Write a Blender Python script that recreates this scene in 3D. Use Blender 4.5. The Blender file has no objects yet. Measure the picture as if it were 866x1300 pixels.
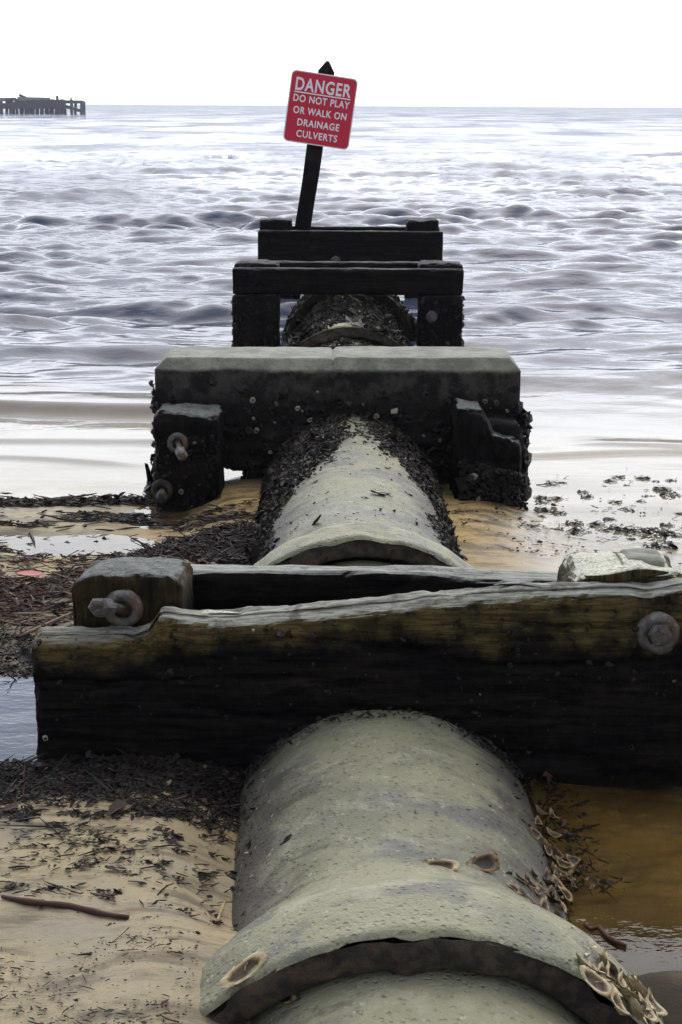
import bpy, math, random
import numpy as np
from mathutils import Vector, Matrix

R = math.radians
random.seed(7)
rng = np.random.default_rng(7)
S = bpy.context.scene
COL = S.collection

# ------------------------------------------------------------------ camera, sky, sun, exposure
CAM_Z = 1.65
PITCH = 15.95
cam = bpy.data.objects.new('camera', bpy.data.cameras.new('camera'))
COL.objects.link(cam)
cam.data.lens = 50
cam.data.sensor_width = 36
cam.data.sensor_fit = 'AUTO'
cam.data.clip_start = 0.05
cam.data.clip_end = 30000
cam.location = (0, 0, CAM_Z)
cam.rotation_euler = (Matrix.Rotation(R(90 - PITCH), 3, 'X') @ Matrix.Rotation(R(0.32), 3, 'Z')).to_euler()
S.camera = cam

SUN_EL, SUN_AZ = 57.0, 12.0          # high, veiled, over the sea and a little right
W = bpy.data.worlds.new('World')
S.world = W
W.use_nodes = True
nt = W.node_tree
nt.nodes.clear()
wo = nt.nodes.new('ShaderNodeOutputWorld')
bg = nt.nodes.new('ShaderNodeBackground')
sky = nt.nodes.new('ShaderNodeTexSky')
sky.sky_type = 'NISHITA'
sky.sun_disc = False
sky.sun_elevation = R(SUN_EL)
sky.sun_rotation = R(SUN_AZ)
sky.air_density = 1.0
sky.dust_density = 2.0
sky.ozone_density = 1.0
tc = nt.nodes.new('ShaderNodeTexCoord')
sep = nt.nodes.new('ShaderNodeSeparateXYZ')
nt.links.new(tc.outputs['Generated'], sep.inputs[0])
ramp = nt.nodes.new('ShaderNodeValToRGB')      # thin cloud veil: thick towards the horizon, thinner above
ramp.color_ramp.elements[0].position = 0.0
ramp.color_ramp.elements[0].color = (0.93, 0.93, 0.93, 1)
ramp.color_ramp.elements[1].position = 0.62
ramp.color_ramp.elements[1].color = (0.32, 0.32, 0.32, 1)
nt.links.new(sep.outputs['Z'], ramp.inputs[0])
mix = nt.nodes.new('ShaderNodeMix')
mix.data_type = 'RGBA'
nt.links.new(ramp.outputs[0], mix.inputs[0])
nt.links.new(sky.outputs[0], mix.inputs[6])
dot = nt.nodes.new('ShaderNodeVectorMath')       # the hazy veil is brighter on the sun's side of the sky, out to sea
dot.operation = 'DOT_PRODUCT'
nt.links.new(tc.outputs['Generated'], dot.inputs[0])
dot.inputs[1].default_value = (math.sin(R(SUN_AZ)), math.cos(R(SUN_AZ)), 0)
mr = nt.nodes.new('ShaderNodeMapRange')
mr.interpolation_type = 'SMOOTHSTEP'
nt.links.new(dot.outputs['Value'], mr.inputs[0])
for q, vv in enumerate((-0.6, 1.0, 6.5, 27.5)):
    mr.inputs[q + 1].default_value = vv
vm = nt.nodes.new('ShaderNodeVectorMath')
vm.operation = 'SCALE'
vm.inputs[0].default_value = (0.968, 0.99, 1.03)
er = nt.nodes.new('ShaderNodeValToRGB')        # dull haze along the horizon, brightest around the veiled sun higher up
for q, (ep, ev) in enumerate(((0.0, 0.42), (0.10, 0.60), (0.24, 1.0), (0.75, 0.95), (1.0, 0.7))):
    if q > 1:
        er.color_ramp.elements.new(ep)
    e_ = er.color_ramp.elements[q]
    e_.position = ep
    e_.color = (ev, ev, ev, 1)
nt.links.new(sep.outputs['Z'], er.inputs[0])
mu = nt.nodes.new('ShaderNodeMath')
mu.operation = 'MULTIPLY'
nt.links.new(mr.outputs[0], mu.inputs[0])
nt.links.new(er.outputs[0], mu.inputs[1])
nt.links.new(mu.outputs[0], vm.inputs['Scale'])
nt.links.new(vm.outputs[0], mix.inputs[7])
nt.links.new(mix.outputs[2], bg.inputs[0])
bg.inputs[1].default_value = 0.12
nt.links.new(bg.outputs[0], wo.inputs[0])

sun = bpy.data.objects.new('sun', bpy.data.lights.new('sun', 'SUN'))
COL.objects.link(sun)
sun.data.energy = 0.8
sun.data.angle = R(60)
sun.data.color = (1.0, 0.95, 0.87)
sd = Vector((math.sin(R(SUN_AZ)) * math.cos(R(SUN_EL)), math.cos(R(SUN_AZ)) * math.cos(R(SUN_EL)), math.sin(R(SUN_EL))))
sun.rotation_euler = sd.to_track_quat('Z', 'Y').to_euler()
sun.location = (0, 5, 20)

S.view_settings.view_transform = 'Standard'
S.view_settings.look = 'None'
S.view_settings.gamma = 1
S.view_settings.exposure = 0.65
S.cycles.max_bounces = 8
S.cycles.transparent_max_bounces = 12

# ------------------------------------------------------------------ helpers
def tag(o, label=None, cat=None, group=None, kind=None):
    for k, v in (('label', label), ('category', cat), ('group', group), ('kind', kind)):
        if v:
            o[k] = v
    return o

def empty(name, loc, rz=0):
    o = bpy.data.objects.new(name, None)
    COL.objects.link(o)
    o.location = loc
    o.rotation_euler.z = rz
    o.empty_display_size = 0.1
    return o

def mobj(name, v, f, mat, parent=None, smooth=True, loc=None, attrs=None):
    me = bpy.data.meshes.new(name)
    if isinstance(v, np.ndarray):
        v = v.tolist()
    if isinstance(f, np.ndarray):
        f = f.tolist()
    me.from_pydata(v, [], f)
    if attrs:
        for k, a in attrs.items():
            at = me.attributes.new(k, 'FLOAT', 'POINT')
            at.data.foreach_set('value', np.asarray(a, dtype=np.float32))
    if mat:
        me.materials.append(mat)
    if smooth:
        me.polygons.foreach_set('use_smooth', [True] * len(me.polygons))
    me.update()
    o = bpy.data.objects.new(name, me)
    COL.objects.link(o)
    if parent:
        o.parent = parent
    if loc is not None:
        o.location = loc
    return o

def share(name, me, parent=None, loc=(0, 0, 0), rot=(0, 0, 0), sc=1):
    o = bpy.data.objects.new(name, me)
    COL.objects.link(o)
    if parent:
        o.parent = parent
    o.location = loc
    o.rotation_euler = rot
    o.scale = (sc, sc, sc) if not hasattr(sc, '__len__') else sc
    return o

def _hash(i, j, k, seed):
    n = (i * 374761393 + j * 668265263 + k * 1274126177 + seed * 974711) & 0xFFFFFFFF
    n = ((n ^ (n >> 13)) * 1274126177) & 0xFFFFFFFF
    n = n ^ (n >> 16)
    return (n & 0xFFFFFF) / float(0xFFFFFF)

def vnoise(p, seed=0):
    p = np.asarray(p, dtype=np.float64)
    f = np.floor(p)
    i = f.astype(np.int64)
    t = p - f
    t = t * t * t * (t * (t * 6 - 15) + 10)
    out = 0
    for dx in (0, 1):
        for dy in (0, 1):
            for dz in (0, 1):
                w = (t[..., 0] if dx else 1 - t[..., 0]) * (t[..., 1] if dy else 1 - t[..., 1]) * (t[..., 2] if dz else 1 - t[..., 2])
                out = out + w * _hash(i[..., 0] + dx, i[..., 1] + dy, i[..., 2] + dz, seed)
    return out * 2 - 1

def fbm(p, octv=4, seed=0, gain=0.5):
    p = np.asarray(p, dtype=np.float64)
    a, s, tot = 1.0, 0, 0
    for o in range(octv):
        s = s + a * vnoise(p * (2.03 ** o) + 17.3 * o, seed + o)
        tot += a
        a *= gain
    return s / tot

def sstep(a, b, x):
    t = np.clip((x - a) / (b - a), 0, 1)
    return t * t * (3 - 2 * t)

# photograph pixel (866 x 1300) -> point on the plane at distance y, or on a level z
F = 1300 * 50 / 36
CR = np.array(cam.rotation_euler.to_matrix())
def ray(px, py):
    d = CR @ np.array([(px - 433) / F, (650 - py) / F, -1.0])
    return d
def at_y(px, py, y):
    d = ray(px, py)
    return np.array([0, 0, CAM_Z]) + d * (y / d[1])
def at_z(px, py, z):
    d = ray(px, py)
    return np.array([0, 0, CAM_Z]) + d * ((z - CAM_Z) / d[2])

# ------------------------------------------------------------------ material helper
class M:
    def __init__(self, name):
        self.m = bpy.data.materials.new(name)
        self.m.use_nodes = True
        self.t = self.m.node_tree
        self.t.nodes.clear()
        self.out = self.n('OutputMaterial')
        self.b = self.n('BsdfPrincipled')
        self.l(self.b.outputs[0], self.out.inputs[0])
        self.co = self.n('TexCoord').outputs['Object']
    def n(self, k):
        return self.t.nodes.new('ShaderNode' + k)
    def l(self, a, b):
        self.t.links.new(a, b)
    def put(self, sock, v):
        if hasattr(v, 'is_output'):
            self.l(v, sock)
        elif isinstance(v, tuple) and len(v) == 3 and sock.type == 'RGBA':
            sock.default_value = (*v, 1)
        else:
            sock.default_value = v
    def map(self, sc=(1, 1, 1), loc=(0, 0, 0), co=None):
        m = self.n('Mapping')
        self.l(co or self.co, m.inputs[0])
        m.inputs['Scale'].default_value = sc
        m.inputs['Location'].default_value = loc
        return m.outputs[0]
    def noise(self, scale, detail=4, rough=0.55, co=None, dist=0.0):
        n = self.n('TexNoise')
        self.l(co or self.co, n.inputs['Vector'])
        n.inputs['Scale'].default_value = scale
        n.inputs['Detail'].default_value = detail
        n.inputs['Roughness'].default_value = rough
        n.inputs['Distortion'].default_value = dist
        return n.outputs['Fac']
    def vor(self, scale, co=None, feat='F1'):
        n = self.n('TexVoronoi')
        n.feature = feat
        self.l(co or self.co, n.inputs['Vector'])
        n.inputs['Scale'].default_value = scale
        return n.outputs['Distance']
    def step(self, v, a, b, lo=0.0, hi=1.0):
        n = self.n('MapRange')
        n.interpolation_type = 'SMOOTHSTEP'
        self.put(n.inputs[0], v)
        n.inputs[1].default_value = a
        n.inputs[2].default_value = b
        n.inputs[3].default_value = lo
        n.inputs[4].default_value = hi
        return n.outputs[0]
    def mix(self, f, a, b):
        n = self.n('Mix')
        n.data_type = 'RGBA'
        self.put(n.inputs[0], f)
        self.put(n.inputs[6], a)
        self.put(n.inputs[7], b)
        return n.outputs[2]
    def op(self, k, a, b=0.0, c=0.0):
        n = self.n('Math')
        n.operation = k
        self.put(n.inputs[0], a)
        self.put(n.inputs[1], b)
        self.put(n.inputs[2], c)
        return n.outputs[0]
    def xyz(self, co=None):
        s = self.n('SeparateXYZ')
        self.l(co or self.co, s.inputs[0])
        return s.outputs
    def pos(self):
        return self.n('NewGeometry').outputs['Position']
    def nz(self):
        return self.xyz(self.n('NewGeometry').outputs['True Normal'])['Z']
    def attr(self, name):
        a = self.n('Attribute')
        a.attribute_name = name
        return a.outputs['Fac']
    def bump(self, h, strength=0.5, dist=0.01, prev=None):
        n = self.n('Bump')
        n.inputs['Strength'].default_value = strength
        n.inputs['Distance'].default_value = dist
        self.put(n.inputs['Height'], h)
        if prev:
            self.l(prev, n.inputs['Normal'])
        return n.outputs[0]
    def fin(self, col, rough, normal=None, spec=0.5, metal=0.0):
        self.put(self.b.inputs['Base Color'], col)
        self.put(self.b.inputs['Roughness'], rough)
        self.b.inputs['Specular IOR Level'].default_value = spec
        self.b.inputs['Metallic'].default_value = metal
        if normal:
            self.l(normal, self.b.inputs['Normal'])
        return self.m

# concrete of the pipes
def pipe_mat():
    m = M('pipe_concrete')
    p = m.xyz()
    big = m.noise(2.3, 4, 0.6)
    mid = m.noise(9, 5, 0.65)
    fine = m.noise(140, 3, 0.7)
    c = m.mix(m.step(big, 0.40, 0.62), (0.225, 0.215, 0.135), (0.140, 0.137, 0.092))
    c = m.mix(m.step(mid, 0.50, 0.68, 0, 0.65), c, (0.30, 0.283, 0.20))
    pur = m.noise(3.6, 4, 0.6, m.map((1, 2.0, 1), (3.1, 0.4, 1.7)))
    c = m.mix(m.step(pur, 0.50, 0.62, 0, 0.75), c, (0.095, 0.092, 0.088))
    # old tide line: brown flanks with their shade painted in, crown scoured clean
    zz = m.op('ADD', p['Z'], m.op('MULTIPLY', m.op('SUBTRACT', m.noise(7, 5, 0.7), 0.5), 0.30))
    c = m.mix(m.step(zz, 0.430, 0.305, 0, 0.92), c, (0.048, 0.040, 0.033))
    drip = m.noise(1.0, 5, 0.7, m.map((2.2, 15, 2.2), (2, 0, 4)))
    c = m.mix(m.op('MULTIPLY', m.step(drip, 0.50, 0.66, 0, 0.75), m.step(zz, 0.45, 0.39)), c, (0.055, 0.047, 0.036))
    c = m.mix(m.step(m.noise(3.1, 6, 0.75, m.map((1, 1, 1), (8, 3, 2))), 0.52, 0.68, 0, 0.6), c, (0.135, 0.145, 0.085))
    spk = m.noise(75, 4, 0.75)
    c = m.mix(m.step(spk, 0.56, 0.70, 0, 0.7), c, (0.075, 0.065, 0.048))
    c = m.mix(m.step(m.noise(60, 2, 0.6, m.map((1, 1, 1), (5, 5, 5))), 0.64, 0.74, 0, 0.5), c, (0.42, 0.40, 0.32))
    h = m.op('ADD', m.op('MULTIPLY', mid, 0.6), m.op('ADD', m.op('MULTIPLY', fine, 0.25), m.op('MULTIPLY', m.step(m.vor(55), 0.0, 0.35), 0.25)))
    return m.fin(c, m.step(big, 0.35, 0.7, 0.62, 0.42), m.bump(h, 1.0, 0.02), 0.3)

def rim_mat():
    m = M('rim_shaded_algae')
    n = m.noise(22, 6, 0.7)
    c = m.mix(m.step(n, 0.42, 0.62), (0.022, 0.017, 0.013), (0.075, 0.05, 0.032))  # algae browns taken darker: shade of the end face is painted in
    c = m.mix(m.step(m.noise(9, 3), 0.63, 0.72, 0, 0.6), c, (0.17, 0.11, 0.05))
    return m.fin(c, 0.6, m.bump(m.noise(45, 6, 0.75), 0.9, 0.02), 0.35)

# wet black timber, olive algae above the tide line, bleached grain on top faces with their daylight painted in
def timber_mat(name, axis='x', olive=0.0, top=1.0, zlo=0.2, zhi=0.3, toptone=(0.26, 0.26, 0.215), topz=None):
    m = M(name)
    sc = {'x': (2.2, 26, 26), 'z': (26, 26, 2.2), 'y': (26, 2.2, 26)}[axis]
    g = m.noise(1.6, 6, 0.65, m.map(sc), 0.6)
    g2 = m.noise(4.5, 5, 0.7, m.map(sc, (3, 2, 7)))
    blot = m.noise(7, 6, 0.7)
    c = m.mix(m.step(g, 0.4, 0.65), (0.0018, 0.0015, 0.0022), (0.0095, 0.0070, 0.0056))
    c = m.mix(m.step(m.noise(3.4, 6, 0.75, m.map((0.8, 1, 1.6), (6, 1, 3))), 0.53, 0.70, 0, 0.7), c, (0.026, 0.019, 0.011))
    c = m.mix(m.step(m.noise(120, 2, 0.6), 0.73, 0.8, 0, 0.5), c, (0.05, 0.04, 0.03))
    if olive:
        z = m.xyz(m.pos())['Z']
        zz = m.op('ADD', z, m.op('MULTIPLY', m.op('SUBTRACT', m.noise(3.2, 6, 0.7), 0.5), 0.36))
        zz = m.op('ADD', zz, m.step(m.xyz(m.pos())['X'], -0.44, -0.52, 0, 0.055))
        f = m.op('MULTIPLY', m.step(zz, zlo, zhi), m.step(blot, 0.36, 0.52, 0.25, 1))
        oc = m.mix(m.step(g2, 0.4, 0.62), (0.050, 0.037, 0.013), (0.110, 0.084, 0.033))
        oc = m.mix(m.step(m.noise(30, 5, 0.7), 0.56, 0.64), oc, (0.016, 0.012, 0.007))
        c = m.mix(m.op('MULTIPLY', f, olive), c, oc)
    if top:
        tf = m.op('MULTIPLY', m.step(m.op('ADD', m.nz(), m.op('MULTIPLY', m.op('SUBTRACT', blot, 0.5), 0.5)), 0.55, 0.85), m.op('MULTIPLY', m.step(m.attr('topf'), 0.2, 0.8), top))
        if topz is not None:
            tf = m.op('MULTIPLY', tf, m.step(m.xyz(m.pos())['Z'], topz, topz + 0.04))
        tcol = m.mix(m.step(g2, 0.36, 0.6), tuple(x * 0.42 for x in toptone), toptone)
        tcol = m.mix(m.step(m.noise(12, 5, 0.7), 0.52, 0.66, 0, 0.75), tcol, tuple(x * 0.22 for x in toptone))
        c = m.mix(tf, c, tcol)
    h = m.op('ADD', m.op('MULTIPLY', g, 0.8), m.op('ADD', m.op('MULTIPLY', g2, 0.5), m.op('MULTIPLY', m.noise(60, 4, 0.7), 0.35)))
    return m.fin(c, m.step(m.noise(30, 3), 0.35, 0.65, 0.5, 0.8), m.bump(h, 0.8, 0.012), 0.08)

def cap_mat():
    m = M('cap_concrete')
    p = m.xyz(m.pos())
    n = m.noise(6, 6, 0.7)
    c = m.mix(m.step(n, 0.38, 0.62), (0.10, 0.104, 0.080), (0.185, 0.188, 0.142))
    c = m.mix(m.step(m.noise(34, 4, 0.7), 0.55, 0.68, 0, 0.6), c, (0.075, 0.08, 0.065))
    zz = m.op('ADD', p['Z'], m.op('MULTIPLY', m.op('SUBTRACT', m.noise(4.5, 6, 0.7), 0.5), 0.07))
    damp = m.mix(m.step(m.noise(11, 5, 0.7), 0.4, 0.62), (0.009, 0.008, 0.008), (0.050, 0.043, 0.038))
    c = m.mix(m.step(zz, 0.362, 0.338), c, damp)
    slime = m.mix(m.noise(18, 5), (0.004, 0.0035, 0.004), (0.013, 0.0105, 0.008))
    c = m.mix(m.step(zz, 0.27, 0.15), c, slime)
    h = m.op('ADD', m.op('MULTIPLY', n, 0.4), m.noise(50, 5, 0.75))
    return m.fin(c, 0.6, m.bump(h, 0.6, 0.012), 0.15)

def tint_mat(name, cols, rough=0.55, spec=0.4, bumpy=60):
    """colour picked per piece from the 'tint' attribute written on the mesh"""
    m = M(name)
    r = m.n('ValToRGB')
    r.color_ramp.interpolation = 'LINEAR'
    e = r.color_ramp.elements
    while len(e) < len(cols):
        e.new(0.5)
    for i, (pp, cc) in enumerate(cols):
        e[i].position = pp
        e[i].color = (*cc, 1)
    m.l(m.attr('tint'), r.inputs[0])
    c = m.mix(m.step(m.noise(bumpy, 4, 0.7), 0.35, 0.7, 0, 0.5), r.outputs[0], (0.02, 0.016, 0.012))
    return m.fin(c, rough, m.bump(m.noise(bumpy * 2, 4, 0.7), 0.4, 0.004), spec)

def metal_mat():
    m = M('corroded_iron')
    n = m.noise(40, 5, 0.7)
    c = m.mix(m.step(n, 0.4, 0.62), (0.045, 0.042, 0.040), (0.125, 0.118, 0.105))
    c = m.mix(m.step(m.noise(26, 5, 0.7), 0.47, 0.60, 0, 0.85), c, (0.075, 0.030, 0.012))
    return m.fin(c, 0.5, m.bump(m.noise(90, 5, 0.7), 0.7, 0.006), 0.5)

MP, MR, MC, MI = pipe_mat(), rim_mat(), cap_mat(), metal_mat()
MT_FRONT = timber_mat('timber_front_beam', 'x', 0.95, 1.0, 0.27, 0.36, topz=0.285)
MT_POST = timber_mat('timber_post_mossy', 'z', 0.4, 1.0, 0.30, 0.42, (0.125, 0.13, 0.12))
MT_POSTR = timber_mat('timber_post_lit_top', 'z', 0.6, 1.0, 0.30, 0.42, (0.55, 0.54, 0.43))  # cream top: daylight painted into the tone, over pale weathering
MT_X = timber_mat('timber_wet_beam', 'x', 0.0, 0.9, toptone=(0.30, 0.31, 0.27))
MT_Z = timber_mat('timber_wet_post', 'z', 0.0, 0.9, toptone=(0.13, 0.145, 0.13))
MT_DX = timber_mat('timber_black_beam', 'x', 0.0, 0.5, toptone=(0.10, 0.10, 0.10))
MT_DZ = timber_mat('timber_black_post', 'z', 0.0, 0.6, toptone=(0.10, 0.105, 0.10))
MWEED = tint_mat('weed', [(0.0, (0.005, 0.004, 0.004)), (0.4, (0.018, 0.011, 0.008)), (0.7, (0.070, 0.026, 0.016)), (0.88, (0.13, 0.066, 0.036)), (1.0, (0.22, 0.17, 0.11))], 0.6, 0.2)
MGROW = tint_mat('pipe_growth', [(0.0, (0.005, 0.004, 0.004)), (0.5, (0.017, 0.014, 0.010)), (0.85, (0.045, 0.037, 0.024)), (1.0, (0.15, 0.13, 0.09))], 0.6, 0.2)
MBARN = tint_mat('barnacle', [(0.0, (0.004, 0.0035, 0.004)), (0.65, (0.013, 0.011, 0.010)), (0.9, (0.035, 0.03, 0.025)), (1.0, (0.30, 0.26, 0.20))], 0.6, 0.2)
MHUSK = tint_mat('husk', [(0.0, (0.025, 0.014, 0.006)), (0.4, (0.12, 0.065, 0.024)), (0.7, (0.30, 0.205, 0.09)), (1.0, (0.52, 0.44, 0.26))], 0.5, 0.4, 35)

# ------------------------------------------------------------------ ground
SEA = -0.30
POOL_A = -0.062      # amber pool right of the pipe
POOL_B = -0.060      # small pool left of the front trestle
POOL_C = -0.277      # pale film behind the front trestle, left

PIPE_R, BELL_R, AXIS_Z = 0.455, 0.56, -0.335
PIPE_Y = [-0.19, 2.25, 4.69, 7.24, 9.57, 12.01, 14.45]
PIPE_X = [0.235, 0.150, 0.080, 0.045, 0.050, 0.065, 0.075]
def pipe_x(y):
    return np.interp(y, PIPE_Y, PIPE_X)

def ell(x, y, cx, cy, rx, ry, soft=0.35):
    d = np.sqrt(((x - cx) / rx) ** 2 + ((y - cy) / ry) ** 2)
    return 1 - sstep(1 - soft, 1 + soft, d)

def ground(x, y):
    x = np.asarray(x, dtype=np.float64)
    y = np.asarray(y, dtype=np.float64)
    z = np.interp(y, [-40, -5, 1.0, 2.3, 3.3, 4.0, 4.7, 5.5, 6.2, 7.1, 8, 10, 14, 30, 100, 400],
                  [1.6, 0.20, 0.035, 0.015, -0.005, -0.05, -0.11, -0.185, -0.245, -0.298, -0.36, -0.46, -0.62, -1.2, -2.5, -4])
    o = np.zeros_like(x)
    wav = fbm(np.stack([x * 0.9, y * 0.9, o], -1), 3, 3)
    z = z + 0.022 * wav * sstep(30, 10, y)
    z = z + 0.010 * fbm(np.stack([x * 3.2, y * 6.5, o], -1), 3, 5) * sstep(14, 8, y)
    z = z + 0.0035 * fbm(np.stack([x * 16, y * 26, o], -1), 3, 9) * sstep(9, 6, y)
    # right of the pipe lower, wet; the sea film creeps in on the right
    right = sstep(0.65, 1.35, x)
    z = np.where(y > 4.0, z - 0.05 * right * sstep(4.0, 5.0, y) * sstep(9, 7.3, y), z)
    # amber pool
    e = ell(x, y, 1.5, 2.3, 1.6, 2.4, 0.2) * sstep(-0.05, 0.2, x)
    z = z * (1 - e) + e * (POOL_A - 0.035 + 0.060 * sstep(3.05, 2.30, y + 0.7 * fbm(np.stack([x * 1.8, y * 2, o], -1), 3, 14)) + 0.050 * fbm(np.stack([x * 2.2, y * 3.4, o], -1), 4, 12))
    # pool left of the front beam
    e = ell(x + 0.15 * fbm(np.stack([x * 2.1, y * 2.1, o], -1), 3, 44), y + 0.10 * fbm(np.stack([x * 1.7, y * 2.1, o], -1), 3, 45), -1.35, 3.74, 0.70, 0.36, 0.3)
    z = z * (1 - e) + e * (POOL_B - 0.03)
    # pale film pool
    e = ell(x, y, -1.16, 6.12, 0.42, 0.22, 0.5)
    e = np.maximum(e, ell(x, y, -1.75, 6.25, 0.5, 0.10, 0.6))
    z = z * (1 - e) + e * (POOL_C - 0.012)
    # scour round the piles of the concrete cap, banked wrack against the front beam
    z = z - 0.03 * ell(x, y, -0.80, 6.72, 0.22, 0.25, 0.6) + 0.075 * ell(x, y, -0.45, 6.85, 0.26, 0.65, 0.6) + 0.055 * ell(x, y, 0.55, 6.75, 0.30, 0.8, 0.6)
    z = z - 0.012 * ell(x, y, -0.55, 3.42, 0.75, 0.14, 0.9) + 0.05 * ell(x, y, -0.42, 5.9, 0.28, 0.35, 0.8)
    z = z + 0.05 * ell(x, y, -0.36, 2.22, 0.13, 0.35, 0.8)
    # sand banked against the pipe flank
    d = np.abs(x - pipe_x(y))
    z = z - 0.085 * np.exp(-((d - 0.34) / 0.13) ** 2) * (x < pipe_x(y)) * sstep(3.6, 3.3, y) * sstep(2.5, 2.8, y)
    return z

def axis_grid(segs):
    out = []
    for a, b, n in segs:
        out.append(np.linspace(a, b, n, endpoint=False))
    out.append([segs[-1][1]])
    return np.concatenate(out)

def grid_mesh(name, xs, ys, zf, mat, attrs_f=None):
    X, Y = np.meshgrid(xs, ys)
    Z = zf(X, Y)
    v = np.stack([X, Y, Z], -1).reshape(-1, 3)
    nx, ny = len(xs), len(ys)
    i = np.arange(nx * ny).reshape(ny, nx)
    f = np.stack([i[:-1, :-1], i[:-1, 1:], i[1:, 1:], i[1:, :-1]], -1).reshape(-1, 4)
    at = attrs_f(X, Y, Z) if attrs_f else None
    return mobj(name, v, f, mat, attrs={k: a.reshape(-1) for k, a in at.items()} if at else None)

def sand_mat():
    m = M('wet_beach_sand')
    P = m.pos()
    n1 = m.noise(2.2, 4, 0.6, P)
    n2 = m.noise(11, 5, 0.65, P)
    fine = m.noise(260, 2, 0.7, P)
    c = m.mix(m.step(n1, 0.36, 0.64), (0.33, 0.265, 0.155), (0.25, 0.218, 0.142))
    c = m.mix(m.step(n2, 0.5, 0.72, 0, 0.5), c, (0.34, 0.28, 0.175))
    c = m.mix(m.step(m.noise(34, 5, 0.75, m.map((0.5, 1.2, 1), (0, 0, 0), P)), 0.54, 0.68, 0, 0.75), c, (0.17, 0.14, 0.095))
    c = m.mix(m.step(m.noise(90, 4, 0.8, m.map((0.6, 1.1, 1), (4, 1, 0), P)), 0.60, 0.70, 0, 0.8), c, (0.07, 0.055, 0.04))
    c = m.mix(m.step(m.noise(4.2, 5, 0.7, m.map((0.6, 1.4, 1), (9, 3, 0), P)), 0.48, 0.66, 0, 0.6), c, (0.235, 0.215, 0.17))
    c = m.mix(m.step(fine, 0.62, 0.76, 0, 0.45), c, (0.13, 0.11, 0.08))
    sm = m.noise(1.0, 6, 0.72, m.map((2.6, 11, 1), (3, 7, 0), P))
    c = m.mix(m.step(sm, 0.47, 0.62, 0, 0.8), c, (0.105, 0.087, 0.06))
    c = m.mix(m.attr('iron'), c, (0.37, 0.25, 0.095))
    c = m.mix(m.attr('peat_shade'), c, (0.030, 0.024, 0.015))
    alg = m.op('MULTIPLY', m.attr('iron'), m.step(m.noise(7.5, 6, 0.75, m.map((0.7, 1.3, 1), (1, 2, 0), P)), 0.40, 0.58, 0, 0.9))
    c = m.mix(alg, c, (0.038, 0.029, 0.015))
    wet = m.attr('wet')
    c = m.mix(m.op('MULTIPLY', wet, 0.40), c, (0.06, 0.045, 0.03))
    rough = m.op('SUBTRACT', 0.72, m.op('MULTIPLY', wet, 0.50))
    b = m.bump(m.op('ADD', m.op('MULTIPLY', n2, 0.6), m.op('ADD', m.op('MULTIPLY', fine, 0.16), m.op('MULTIPLY', m.noise(48, 5, 0.75, P), 0.45))), 0.6, 0.014)
    mm = m.fin(c, rough, b, 0.28)
    m.l(m.op('ADD', 0.05, m.op('MULTIPLY', wet, 0.27)), m.b.inputs['Specular IOR Level'])
    return mm

xs = axis_grid([(-400, -60, 6), (-60, -8, 16), (-8, -2.4, 40), (-2.4, 2.2, 300), (2.2, 8, 40), (8, 60, 16), (60, 400, 7)])
ys = axis_grid([(-40, -4, 14), (-4, 1.5, 60), (1.5, 4.2, 220), (4.2, 8.0, 220), (8.0, 16, 60), (16, 100, 30), (100, 400, 6)])
def gattr(X, Y, Z):
    o = np.zeros_like(X)
    nn = fbm(np.stack([X * 2.3, Y * 3.1, o], -1), 4, 21)
    wet = sstep(0.05, -0.015, Z - SEA + nn * 0.03) * (Y > 4.2)
    wet = np.maximum(wet, sstep(0.35, 0.95, X + nn * 0.25) * (Y > 4) * 0.95)
    wet = np.maximum(wet, sstep(0.04, -0.005, Z - POOL_A) * (X > 0.3) * (Y < 4) * (0.1 + 0.75 * sstep(2.65, 3.0, Y)))
    wet = np.maximum(wet, sstep(0.02, 0.0, Z - POOL_B) * (X < -0.6) * (Y < 4.2) * (Y > 3.3))
    wet = np.maximum(wet, (0.14 + 0.3 * nn) * np.where((X > 0.3) & (Y < 2.8), 0.2, 1.0))
    iron = 0.85 * ell(X, Y, 0.62, 6.6, 0.42, 0.9, 0.5) + 0.8 * ell(X, Y, -0.62, 6.75, 0.42, 0.5, 0.5)
    iron = iron + 0.8 * ell(X, Y, 0.95, 3.25, 1.2, 0.48, 0.5)
    peat_shade = 0.95 * ell(X, Y, -0.5, 3.40, 0.95, 0.17, 0.5) + 0.6 * ell(X, Y, -1.3, 4.6, 0.9, 0.7, 0.7)  # dark ground, with the front beam's shade painted along its foot
    peat_shade = peat_shade + 1.0 * ell(X, Y, 1.5, 1.5, 1.8, 1.55, 0.35) * (1.0 + 0.5 * nn) * (X > 0.3)
    return {'wet': np.clip(wet, 0, 1), 'iron': np.clip(iron + 0.25 * nn * (iron > 0.05), 0, 1), 'peat_shade': np.clip(peat_shade + 0.3 * nn * (peat_shade > 0.05), 0, 1)}
g = grid_mesh('sand_beach', xs, ys, ground, sand_mat(), gattr)
tag(g, 'pale damp sand beach sloping down to the water', None, None, 'structure')

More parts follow.
